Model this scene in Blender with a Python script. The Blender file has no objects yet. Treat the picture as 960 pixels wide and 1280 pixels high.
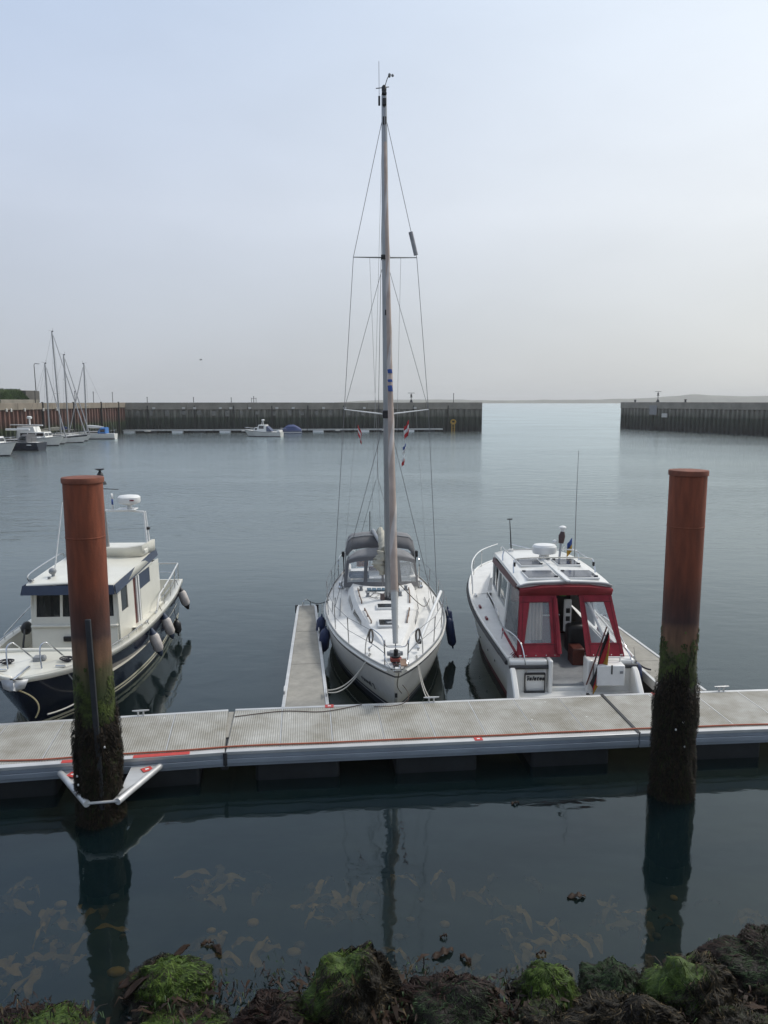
import bpy, bmesh, math, random
from mathutils import Vector, Matrix, Euler, noise as mnoise
random.seed(7)
R = math.radians
scene = bpy.context.scene
col = scene.collection

# ------------------------------------------------------------------ camera, sky, sun, exposure
CAM_H = 6.7
HAZE = .00030
cam = bpy.data.cameras.new('camera'); camo = bpy.data.objects.new('camera', cam); col.objects.link(camo)
camo.location = (0, 0, CAM_H); camo.rotation_euler = (R(90 - 8.15), 0, 0)
cam.sensor_fit = 'VERTICAL'; cam.sensor_height = 36; cam.sensor_width = 27
cam.lens = 970 / 1280 * 36; cam.clip_start = .1; cam.clip_end = 20000
scene.camera = camo

SUN_EL, SUN_AZ = 47, 58          # azimuth measured from +Y (view direction) towards +X
world = bpy.data.worlds.new('World'); scene.world = world; world.use_nodes = True
wn = world.node_tree; wn.nodes.clear()
def N(nt, t, **kw):
    n = nt.nodes.new(t)
    for k, v in kw.items(): setattr(n, k, v)
    return n
wo = N(wn, 'ShaderNodeOutputWorld'); bg = N(wn, 'ShaderNodeBackground')
sky = N(wn, 'ShaderNodeTexSky', sky_type='NISHITA'); sky.sun_disc = False
sky.sun_elevation = R(SUN_EL); sky.sun_rotation = R(SUN_AZ)
sky.altitude = 0; sky.air_density = 1.0; sky.dust_density = 4.0; sky.ozone_density = 1.5
# thin high haze over the clear sky: pale near the horizon, bluer above but pale at the unseen zenith, brighter towards the veiled sun
tc = N(wn, 'ShaderNodeTexCoord'); sep = N(wn, 'ShaderNodeSeparateXYZ')
wn.links.new(tc.outputs['Generated'], sep.inputs[0])
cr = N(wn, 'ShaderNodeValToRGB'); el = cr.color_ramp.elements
el[0].position = 0; el[0].color = (4.65, 4.95, 5.35, 1); el[1].position = 1; el[1].color = (5.9, 6.2, 6.5, 1)  # zenith stop paled out of view to take blue from the fill light
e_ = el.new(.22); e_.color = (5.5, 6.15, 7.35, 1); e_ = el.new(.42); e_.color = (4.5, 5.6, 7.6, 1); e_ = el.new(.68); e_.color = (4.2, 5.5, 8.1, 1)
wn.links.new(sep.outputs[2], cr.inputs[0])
sdir = (math.sin(R(SUN_AZ)) * math.cos(R(SUN_EL)), math.cos(R(SUN_AZ)) * math.cos(R(SUN_EL)), math.sin(R(SUN_EL)))
nrm = N(wn, 'ShaderNodeVectorMath', operation='NORMALIZE'); wn.links.new(tc.outputs['Generated'], nrm.inputs[0])
dt = N(wn, 'ShaderNodeVectorMath', operation='DOT_PRODUCT'); wn.links.new(nrm.outputs[0], dt.inputs[0]); dt.inputs[1].default_value = sdir
mxx = N(wn, 'ShaderNodeMath', operation='MAXIMUM'); mxx.inputs[1].default_value = 0; wn.links.new(dt.outputs['Value'], mxx.inputs[0])
pw_ = N(wn, 'ShaderNodeMath', operation='POWER'); pw_.inputs[1].default_value = 2.2; wn.links.new(mxx.outputs[0], pw_.inputs[0])
glow = N(wn, 'ShaderNodeVectorMath', operation='SCALE'); glow.inputs[0].default_value = (5.2, 4.7, 3.0); wn.links.new(pw_.outputs[0], glow.inputs['Scale'])
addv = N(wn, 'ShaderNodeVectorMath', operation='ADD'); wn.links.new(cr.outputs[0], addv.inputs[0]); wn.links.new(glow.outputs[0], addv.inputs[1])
cn = N(wn, 'ShaderNodeTexNoise'); cn.inputs['Scale'].default_value = 2.6; cn.inputs['Detail'].default_value = 6
cmap = N(wn, 'ShaderNodeMapping'); cmap.inputs['Scale'].default_value = (1, 1, 3)
wn.links.new(tc.outputs['Generated'], cmap.inputs[0]); wn.links.new(cmap.outputs[0], cn.inputs['Vector'])
cm = N(wn, 'ShaderNodeMapRange'); cm.inputs[1].default_value = .3; cm.inputs[2].default_value = .7
cm.inputs[3].default_value = .955; cm.inputs[4].default_value = 1.045
wn.links.new(cn.outputs[0], cm.inputs[0])
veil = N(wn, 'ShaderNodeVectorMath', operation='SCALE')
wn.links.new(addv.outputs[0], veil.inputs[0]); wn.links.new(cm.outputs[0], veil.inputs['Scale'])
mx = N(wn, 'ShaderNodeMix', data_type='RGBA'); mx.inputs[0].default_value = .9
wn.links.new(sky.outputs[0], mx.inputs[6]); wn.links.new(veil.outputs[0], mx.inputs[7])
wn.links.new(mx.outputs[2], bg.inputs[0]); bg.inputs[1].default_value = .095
wn.links.new(bg.outputs[0], wo.inputs[0])

sl = bpy.data.lights.new('sun', 'SUN'); sl.energy = 2.0; sl.angle = R(10); sl.color = (1, .96, .9)
so = bpy.data.objects.new('sun', sl); col.objects.link(so)
sd = Vector((math.sin(R(SUN_AZ)) * math.cos(R(SUN_EL)), math.cos(R(SUN_AZ)) * math.cos(R(SUN_EL)), math.sin(R(SUN_EL))))
so.rotation_euler = sd.to_track_quat('Z', 'Y').to_euler(); so.location = (0, 0, 60)
vs = scene.view_settings; vs.view_transform = 'Standard'; vs.look = 'None'; vs.gamma = 1; vs.exposure = .2; vs.use_curve_mapping = False

# ------------------------------------------------------------------ materials
MATS = {}
def mat(name, c, rough=.5, metal=0, var=.12, scale=6, bump=0, bscale=40, coat=0, stretch=None, island=0, c2=None, spec=.5, alpha=1, trans=0):
    """Principled material, colour varied by object-space noise (dirt, wear), optional fine bump."""
    if name in MATS: return MATS[name]
    m = bpy.data.materials.new(name); m.use_nodes = True; nt = m.node_tree
    p = nt.nodes['Principled BSDF']
    t = N(nt, 'ShaderNodeTexCoord'); mp = N(nt, 'ShaderNodeMapping')
    nt.links.new(t.outputs['Object'], mp.inputs[0])
    if stretch: mp.inputs['Scale'].default_value = stretch
    n = N(nt, 'ShaderNodeTexNoise'); n.inputs['Scale'].default_value = scale; n.inputs['Detail'].default_value = 5; n.inputs['Roughness'].default_value = .65
    nt.links.new(mp.outputs[0], n.inputs['Vector'])
    r = N(nt, 'ShaderNodeValToRGB'); r.color_ramp.elements[0].position = .3; r.color_ramp.elements[1].position = .7
    d = c2 if c2 else tuple(x * (1 - var * 1.6) for x in c)
    e = c if c2 else tuple(min(1, x * (1 + var * .5)) for x in c)
    r.color_ramp.elements[0].color = (*d, 1); r.color_ramp.elements[1].color = (*e, 1)
    nt.links.new(n.outputs[0], r.inputs[0]); out = r.outputs[0]
    if island:
        g = N(nt, 'ShaderNodeNewGeometry'); mr = N(nt, 'ShaderNodeMapRange')
        mr.inputs[3].default_value = 1 - island; mr.inputs[4].default_value = 1 + island
        nt.links.new(g.outputs['Random Per Island'], mr.inputs[0])
        sc = N(nt, 'ShaderNodeVectorMath', operation='SCALE'); nt.links.new(out, sc.inputs[0]); nt.links.new(mr.outputs[0], sc.inputs['Scale']); out = sc.outputs[0]
    nt.links.new(out, p.inputs['Base Color'])
    p.inputs['Roughness'].default_value = rough; p.inputs['Metallic'].default_value = metal
    p.inputs['Coat Weight'].default_value = coat; p.inputs['Coat Roughness'].default_value = .12
    p.inputs['Specular IOR Level'].default_value = spec; p.inputs['Alpha'].default_value = alpha
    p.inputs['Transmission Weight'].default_value = trans
    if bump:
        b = N(nt, 'ShaderNodeBump'); b.inputs['Strength'].default_value = .6; b.inputs['Distance'].default_value = bump
        n2 = N(nt, 'ShaderNodeTexNoise'); n2.inputs['Scale'].default_value = bscale; n2.inputs['Detail'].default_value = 4
        nt.links.new(mp.outputs[0], n2.inputs['Vector']); nt.links.new(n2.outputs[0], b.inputs['Height']); nt.links.new(b.outputs[0], p.inputs['Normal'])
    MATS[name] = m; return m

def zmat(name, stops, rough=.8, nscale=3, namp=.5, stretch=(1, 1, .25), bump=.01, bscale=30, speck=.35, axis=2, lo=0, hi=6, metal=0):
    """Colour by height (rust, tide stain, algae belts) with the belts' edges broken up by streaky noise."""
    m = bpy.data.materials.new(name); m.use_nodes = True; nt = m.node_tree; p = nt.nodes['Principled BSDF']
    t = N(nt, 'ShaderNodeTexCoord'); sp = N(nt, 'ShaderNodeSeparateXYZ'); nt.links.new(t.outputs['Object'], sp.inputs[0])
    mp = N(nt, 'ShaderNodeMapping'); mp.inputs['Scale'].default_value = stretch; nt.links.new(t.outputs['Object'], mp.inputs[0])
    n = N(nt, 'ShaderNodeTexNoise'); n.inputs['Scale'].default_value = nscale; n.inputs['Detail'].default_value = 6; n.inputs['Roughness'].default_value = .6
    nt.links.new(mp.outputs[0], n.inputs['Vector'])
    s = N(nt, 'ShaderNodeMath', operation='SUBTRACT'); s.inputs[1].default_value = .5; nt.links.new(n.outputs[0], s.inputs[0])
    ma = N(nt, 'ShaderNodeMath', operation='MULTIPLY_ADD'); ma.inputs[1].default_value = namp * 2
    nt.links.new(s.outputs[0], ma.inputs[0]); nt.links.new(sp.outputs[axis], ma.inputs[2])
    mr = N(nt, 'ShaderNodeMapRange'); mr.inputs[1].default_value = lo; mr.inputs[2].default_value = hi; nt.links.new(ma.outputs[0], mr.inputs[0])
    r = N(nt, 'ShaderNodeValToRGB'); el = r.color_ramp.elements
    while len(el) > 1: el.remove(el[-1])
    for i, (z, c) in enumerate(stops):
        q = (z - lo) / (hi - lo)
        e = el[0] if i == 0 else el.new(q)
        e.position = q; e.color = (*c, 1)
    nt.links.new(mr.outputs[0], r.inputs[0])
    n2 = N(nt, 'ShaderNodeTexNoise'); n2.inputs['Scale'].default_value = bscale * .4; n2.inputs['Detail'].default_value = 6; nt.links.new(mp.outputs[0], n2.inputs['Vector'])
    m2 = N(nt, 'ShaderNodeMapRange'); m2.inputs[1].default_value = .3; m2.inputs[2].default_value = .7; m2.inputs[3].default_value = 1 - speck; m2.inputs[4].default_value = 1 + speck
    nt.links.new(n2.outputs[0], m2.inputs[0])
    sc = N(nt, 'ShaderNodeVectorMath', operation='SCALE'); nt.links.new(r.outputs[0], sc.inputs[0]); nt.links.new(m2.outputs[0], sc.inputs['Scale'])
    nt.links.new(sc.outputs[0], p.inputs['Base Color']); p.inputs['Roughness'].default_value = rough; p.inputs['Metallic'].default_value = metal
    b = N(nt, 'ShaderNodeBump'); b.inputs['Distance'].default_value = bump; b.inputs['Strength'].default_value = .7
    n3 = N(nt, 'ShaderNodeTexNoise'); n3.inputs['Scale'].default_value = bscale; n3.inputs['Detail'].default_value = 4
    nt.links.new(t.outputs['Object'], n3.inputs['Vector']); nt.links.new(n3.outputs[0], b.inputs['Height']); nt.links.new(b.outputs[0], p.inputs['Normal'])
    MATS[name] = m; return m

gel = mat('white_gelcoat', (.74, .73, .69), .28, var=.07, scale=1.6, coat=.4)
hullw = zmat('waterline_stained_gelcoat', [(0, (.36, .33, .24)), (.36, (.47, .45, .37)), (.62, (.60, .595, .55)), (1.5, (.63, .625, .59))], .32, 5, .10, (1, 1, .3), .0006, 30, .05, hi=1.6)
gel_dk = mat('weathered_white_gelcoat', (.60, .60, .56), .35, var=.10, scale=1.3, coat=.25)
cream = mat('cream_gelcoat', (.70, .68, .595), .32, var=.07, scale=1.5, coat=.3)
deckw = mat('non_slip_white_deck', (.70, .69, .66), .6, var=.08, scale=3, bump=.001, bscale=300)
navy = mat('navy_gelcoat', (.006, .010, .028), .14, var=.2, coat=.6)
bluegrey = mat('blue_grey_trim', (.030, .046, .085), .45, var=.15)
redpaint = mat('dark_red_boat_trim', (.16, .012, .02), .35, var=.15)
antired = mat('dark_red_antifouling', (.12, .015, .018), .6, var=.2)
antiblue = mat('dark_blue_antifouling', (.008, .010, .02), .5, var=.2)
canvasred = mat('red_canvas', (.25, .016, .029), .85, var=.2, scale=4, bump=.02, bscale=5)
canvasgrey = mat('grey_canvas', (.20, .20, .205), .9, var=.12, scale=4, bump=.004, bscale=10)
canvasdark = mat('dark_grey_canvas', (.12, .12, .125), .9, var=.12, scale=4, bump=.004, bscale=10)
sailcloth = mat('furled_sail_cloth', (.46, .40, .34), .85, var=.12, bump=.004, bscale=20)
sailwhite = mat('cream_sail_cloth', (.40, .38, .31), .85, var=.15, bump=.006, bscale=15)
steel = mat('stainless_steel', (.62, .63, .64), .22, 1, var=.1)
alu = mat('mast_aluminium', (.34, .35, .355), .42, .75, var=.12, stretch=(1, 1, .15))
wire = mat('rigging_wire', (.17, .17, .18), .45, .6, var=.1)
alupale = mat('dock_aluminium', (.60, .60, .59), .42, .35, var=.16, scale=2.5, stretch=(.35, 1, 1))
alublue = mat('dock_edge_aluminium', (.33, .37, .42), .5, .3, var=.15, scale=2.5, stretch=(.35, 1, 1))
black = mat('black_plastic', (.012, .012, .014), .45, var=.2)
rubber = mat('dark_grey_rubber', (.03, .032, .036), .6, var=.2)
darkglass = mat('dark_window_glass', (.018, .022, .026), .06, var=.2, spec=.8)
hatchglass = mat('smoked_hatch_glass', (.03, .033, .038), .1, var=.2, spec=.7)
solar = mat('solar_panel_cells', (.025, .03, .045), .15, var=.2, spec=.7)
teak = mat('weathered_teak', (.24, .15, .10), .7, var=.25, scale=10, stretch=(6, 1, 1))
mahog = mat('red_brown_wood', (.11, .022, .013), .4, var=.3, scale=9, stretch=(1, 1, 6))
whiteplast = mat('white_plastic', (.72, .72, .70), .35, var=.05)
ropew = mat('white_rope', (.52, .50, .45), .9, var=.2, scale=60)
roped = mat('dark_rope', (.035, .035, .045), .9, var=.3, scale=60)
ropey = mat('yellowish_rope', (.36, .31, .18), .9, var=.2, scale=60)
fendblue = mat('blue_fender_vinyl', (.012, .026, .085), .5, var=.25, scale=8)
fendwhite = mat('pale_fender_vinyl', (.55, .50, .46), .55, var=.2, scale=7)
stickred = mat('red_marking', (.50, .05, .04), .55, var=.12, scale=14)
orange = mat('orange_cable_sheath', (.40, .11, .055), .55, var=.15)
flagred = mat('flag_red', (.45, .03, .035), .85, var=.12)
flagwhite = mat('flag_white', (.7, .7, .68), .85, var=.06)
flagblack = mat('flag_black', (.012, .012, .012), .85)
flaggold = mat('flag_gold', (.42, .24, .03), .85, var=.1)
flagblue = mat('flag_blue', (.03, .07, .25), .85)
floatp = mat('black_float_plastic', (.014, .016, .018), .55, var=.3, scale=3)
concrete = mat('finger_deck_concrete', (.30, .285, .25), .85, var=.14, scale=4, bump=.002, bscale=120)
yellow = mat('yellow_paint', (.42, .25, .03), .6, var=.2)
cabinglass = mat('grey_cabin_glass', (.05, .055, .055), .06, var=.3, scale=3, spec=.8, alpha=.55)
curtain = mat('beige_curtain', (.55, .46, .36), .9, var=.12, scale=3, stretch=(9, 9, .5))
floorgrey = mat('grey_cockpit_floor', (.30, .31, .32), .6, var=.12)
green_item = mat('green_plastic', (.05, .22, .02), .5)
bluetarp = mat('blue_tarpaulin', (.028, .05, .16), .6, var=.2, bump=.02, bscale=2)
grey_mid = mat('grey_fitting', (.25, .26, .27), .5, var=.15)
clear = bpy.data.materials.new('clear_window_film'); clear.use_nodes = True
_p = clear.node_tree.nodes['Principled BSDF']; _p.inputs['Base Color'].default_value = (.75, .8, .82, 1); _p.inputs['Roughness'].default_value = .05; _p.inputs['Alpha'].default_value = .15

# ------------------------------------------------------------------ mesh helpers
class MB:
    def __init__(s): s.v = []; s.f = []; s.mi = []; s.cur = 0
    def add(s, vs_, fs):
        o = len(s.v); s.v += [tuple(v) for v in vs_]
        for f in fs: s.f.append(tuple(i + o for i in f)); s.mi.append(s.cur)
        return s
    def box(s, c, d, rz=0, rx=0, ry=0, top=1.0):
        m = Euler((rx, ry, rz)).to_matrix(); x, y, z = d[0] / 2, d[1] / 2, d[2] / 2
        vs_ = [Vector((a * x * (top if e > 0 else 1), b * y * (top if e > 0 else 1), e * z)) for e in (-1, 1) for a, b in ((-1, -1), (1, -1), (1, 1), (-1, 1))]
        return s.add([m @ v + Vector(c) for v in vs_], [(3, 2, 1, 0), (4, 5, 6, 7), (0, 1, 5, 4), (1, 2, 6, 5), (2, 3, 7, 6), (3, 0, 4, 7)])
    def loft(s, rings, closed=True, cap=True):
        n = len(rings[0]); vs_ = [p for r in rings for p in r]; fs = []
        for i in range(len(rings) - 1):
            for j in range(n if closed else n - 1):
                k = (j + 1) % n; fs.append((i * n + j, i * n + k, (i + 1) * n + k, (i + 1) * n + j))
        if cap and closed:
            fs.append(tuple(range(n - 1, -1, -1))); fs.append(tuple((len(rings) - 1) * n + j for j in range(n)))
        return s.add(vs_, fs)
    def tube(s, pts, r, n=6, closed=False, cap=True, squash=1):
        pts = [Vector(p) for p in pts]; L = len(pts); rs = r if isinstance(r, (list, tuple)) else [r] * L
        up = None; rings = []
        for i, p in enumerate(pts):
            a = pts[i - 1] if (i > 0 or closed) else p; b = pts[(i + 1) % L] if (i < L - 1 or closed) else p
            t = (b - a).normalized() if (b - a).length > 1e-9 else Vector((0, 0, 1))
            if up is None: up = Vector((0, 0, 1)) if abs(t.z) < .9 else Vector((1, 0, 0))
            sd_ = t.cross(up).normalized(); up = sd_.cross(t).normalized()
            rings.append([p + (sd_ * math.cos(q) + up * math.sin(q) * squash) * rs[i] for q in [2 * math.pi * k / n for k in range(n)]])
        if closed: rings.append(rings[0]); return s.loft(rings, True, False)
        return s.loft(rings, True, cap)
    def cyl(s, a, b, r, r2=None, n=12): return s.tube([a, b], [r, r if r2 is None else r2], n)
    def ell(s, c, r, nu=12, nv=8, z0=-1, z1=1):
        rings = []
        for j in range(nv + 1):
            ph = math.asin(max(-1, min(1, z0 + (z1 - z0) * 0))) ; ph = math.asin(z0) + (math.asin(z1) - math.asin(z0)) * j / nv
            rings.append([(c[0] + r[0] * math.cos(ph) * math.cos(2 * math.pi * i / nu), c[1] + r[1] * math.cos(ph) * math.sin(2 * math.pi * i / nu), c[2] + r[2] * math.sin(ph)) for i in range(nu)])
        return s.loft(rings, True, True)
    def lathe(s, c, prof, n=16):
        return s.loft([[(c[0] + r * math.cos(2 * math.pi * i / n), c[1] + r * math.sin(2 * math.pi * i / n), c[2] + z) for i in range(n)] for r, z in prof], True, True)
    def slab(s, poly, thick):
        """A flat polygon given real thickness along its normal."""
        poly = [Vector(p) for p in poly]; nn = Vector((0, 0, 0))
        for i in range(len(poly)): nn += poly[i].cross(poly[(i + 1) % len(poly)])
        nn = nn.normalized() * thick
        return s.loft([[p for p in poly], [p + nn for p in poly]], True, True)
    def build(s, name, m, parent=None, smooth=True, bevel=0, ang=38, bseg=2):
        me = bpy.data.meshes.new(name); me.from_pydata(s.v, [], s.f)
        ms = m if isinstance(m, (list, tuple)) else [m]
        for q in ms: me.materials.append(q)
        if len(ms) > 1: me.polygons.foreach_set('material_index', s.mi)
        bm = bmesh.new(); bm.from_mesh(me); bmesh.ops.recalc_face_normals(bm, faces=bm.faces); bm.to_mesh(me); bm.free()
        if smooth:
            me.polygons.foreach_set('use_smooth', [True] * len(me.polygons)); me.set_sharp_from_angle(angle=R(ang))
        o = bpy.data.objects.new(name, me); col.objects.link(o)
        if parent: o.parent = parent
        if bevel:
            b = o.modifiers.new('edge', 'BEVEL'); b.width = bevel; b.segments = bseg; b.limit_method = 'ANGLE'; b.angle_limit = R(40)
        return o
def tag(o, label=None, cat=None, group=None, kind=None):
    for k, v in (('label', label), ('category', cat), ('group', group), ('kind', kind)):
        if v: o[k] = v
    return o
def thing(name, label, cat, loc, rz=0, group=None, rx=0, ry=0):
    o = bpy.data.objects.new(name, None); col.objects.link(o); o.location = loc; o.rotation_euler = (rx, ry, rz); o.empty_display_size = .3
    return tag(o, label, cat, group)
def part(name, m, parent, fn, **kw):
    b = MB(); fn(b); return b.build(name, m, parent, **kw)
def boxp(name, m, parent, c, d, bevel=0, **kw):
    return MB().box(c, d, **kw).build(name, m, parent, bevel=bevel)
def tubep(name, m, parent, pts, r, n=6, **kw): return MB().tube(pts, r, n, **kw).build(name, m, parent)
def interp(tab, s):
    """Smooth (Catmull-Rom) lookup in a table of (s, value)."""
    if s <= tab[0][0]: return tab[0][1]
    if s >= tab[-1][0]: return tab[-1][1]
    for i in range(len(tab) - 1):
        if tab[i][0] <= s <= tab[i + 1][0]:
            a, b = tab[i], tab[i + 1]; p = tab[i - 1] if i else a; q = tab[i + 2] if i + 2 < len(tab) else b
            h = b[0] - a[0]; u = (s - a[0]) / h
            m0 = (b[1] - p[1]) / (b[0] - p[0]) * h; m1 = (q[1] - a[1]) / (q[0] - a[0]) * h
            return (2*u**3 - 3*u*u + 1) * a[1] + (u**3 - 2*u*u + u) * m0 + (-2*u**3 + 3*u*u) * b[1] + (u**3 - u*u) * m1
def smoothpath(pts, k=6, closed=False):
    pts = [Vector(p) for p in pts]; out = []; n = len(pts)
    for i in range(n if closed else n - 1):
        a, b = pts[i], pts[(i + 1) % n]; p = pts[i - 1] if (i or closed) else a; q = pts[(i + 2) % n] if (i + 2 < n or closed) else b
        for j in range(k):
            u = j / k
            out.append(.5 * ((2 * a) + (b - p) * u + (2*p - 5*a + 4*b - q) * u*u + (3*a - p - 3*b + q) * u**3))
    if not closed: out.append(pts[-1])
    return out
def sagpath(a, b, sag, n=14, side=(0, 0, 0)):
    a, b = Vector(a), Vector(b)
    return [a.lerp(b, i / n) + Vector((side[0], side[1], side[2] - sag)) * (4 * (i / n) * (1 - i / n)) for i in range(n + 1)]
def text_part(name, txt, m, parent, size, mtx, extrude=.002, shear=0, bold=0):
    c = bpy.data.curves.new(name, 'FONT'); c.body = txt; c.size = size; c.extrude = extrude; c.shear = shear; c.align_x = 'CENTER'; c.align_y = 'CENTER'; c.offset = bold; c.space_character = 1.15; c.resolution_u = 3
    t = bpy.data.objects.new(name, c); col.objects.link(t)
    me = bpy.data.meshes.new_from_object(t.evaluated_get(bpy.context.evaluated_depsgraph_get())); bpy.data.objects.remove(t)
    me.name = name; me.materials.clear(); me.materials.append(m)
    me.transform(mtx); o = bpy.data.objects.new(name, me); col.objects.link(o); o.parent = parent
    return o

class Hull:
    """A boat's hull in local space: bow at y=0 (or y=L when flipped), water at z=0."""
    def __init__(s, L, bs, zs, bw, depth, rake, p=1.5, flip=False, y0=0):
        s.y0 = y0
        s.L, s.bs, s.zs, s.bw, s.d, s.rake, s.p, s.flip = L, bs, zs, bw, depth, rake, p, flip
    def pt(s, u, z):
        """Half-breadth point at station u and height z."""
        zs_ = interp(s.zs, u); bs_ = interp(s.bs, u); bw_ = interp(s.bw, u); d = interp(s.d, u)
        if z >= 0: x = bs_ + (bw_ - bs_) * max(0, (zs_ - z) / zs_) ** s.p
        else: x = bw_ * max(0, 1 - (min(1, -z / d)) ** 2) ** .6
        y = s.y0 + u * s.L + s.rake * (1 - z / s.zs[0][1]) * (1 - u) ** 3
        return Vector((max(x, .012), s.L - y if s.flip else y, z))
    def sheer(s, u, dz=0, out=0):
        q = s.pt(u, interp(s.zs, u)); q.z += dz; q.x += out; return q
    def build(s, parent, rows, mats, ns=28, name='hull', keel=6, cap=True):
        """rows: list of (height or ('s',offset) , material index of the band BELOW it) from the sheer down."""
        b = MB(); us = [(i / ns) ** 1.25 for i in range(ns + 1)]; rings = []
        for u in us:
            zs_ = interp(s.zs, u); d = interp(s.d, u)
            zz = [zs_ + r[0][1] if isinstance(r[0], tuple) else r[0] for r in rows] + [-d * (k / keel) for k in range(1, keel)]
            side = [s.pt(u, z) for z in zz] + []
            kp = s.pt(u, -d * .999); kp.x = 0
            rings.append([Vector((-q.x, q.y, q.z)) for q in side] + [kp] + side[::-1])
        n = len(rings[0]); nr = len(rows)
        o = len(b.v); b.v += [tuple(p) for r in rings for p in r]
        for i in range(ns):
            for j in range(n - 1):
                b.f.append((i * n + j, i * n + j + 1, (i + 1) * n + j + 1, (i + 1) * n + j))
                k = min(j, n - 2 - j); b.mi.append(rows[k][1] if k < nr else rows[-1][1])
        for j in range(n // 2): b.f.append((j, j + 1, n - 2 - j, n - 1 - j) if j + 1 < n - 2 - j else (j, j + 1, n - 1 - j)); b.mi.append(rows[min(j, nr - 1)][1])
        if cap: b.f.append(tuple(ns * n + j for j in range(n))); b.mi.append(rows[0][1])
        return b.build(name, mats, parent, ang=50)
    def deck(s, parent, m, u0=.0, u1=1, inset=.03, dz=-.02, camber=.05, n=26, name='deck', nx=8):
        b = MB(); rings = []
        for i in range(n + 1):
            u = u0 + (u1 - u0) * i / n; q = s.sheer(u); w = max(.01, q.x - inset)
            rings.append([(w * (2 * k / nx - 1), q.y, q.z + dz + camber * (1 - (2 * k / nx - 1) ** 2) * min(1, w)) for k in range(nx + 1)])
        b.loft(rings, False, False); return b.build(name, m, parent)
    def rail(s, parent, name, m, r, u0=0, u1=1, dz=0, out=0, n=30, squash=1, both=True, seg=6):
        b = MB(); side = [s.sheer(u0 + (u1 - u0) * i / n, dz, out) for i in range(n + 1)]
        b.tube(side, r, seg, squash=squash); b.tube([Vector((-q.x, q.y, q.z)) for q in side], r, seg, squash=squash)
        return b.build(name, m, parent)
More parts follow.
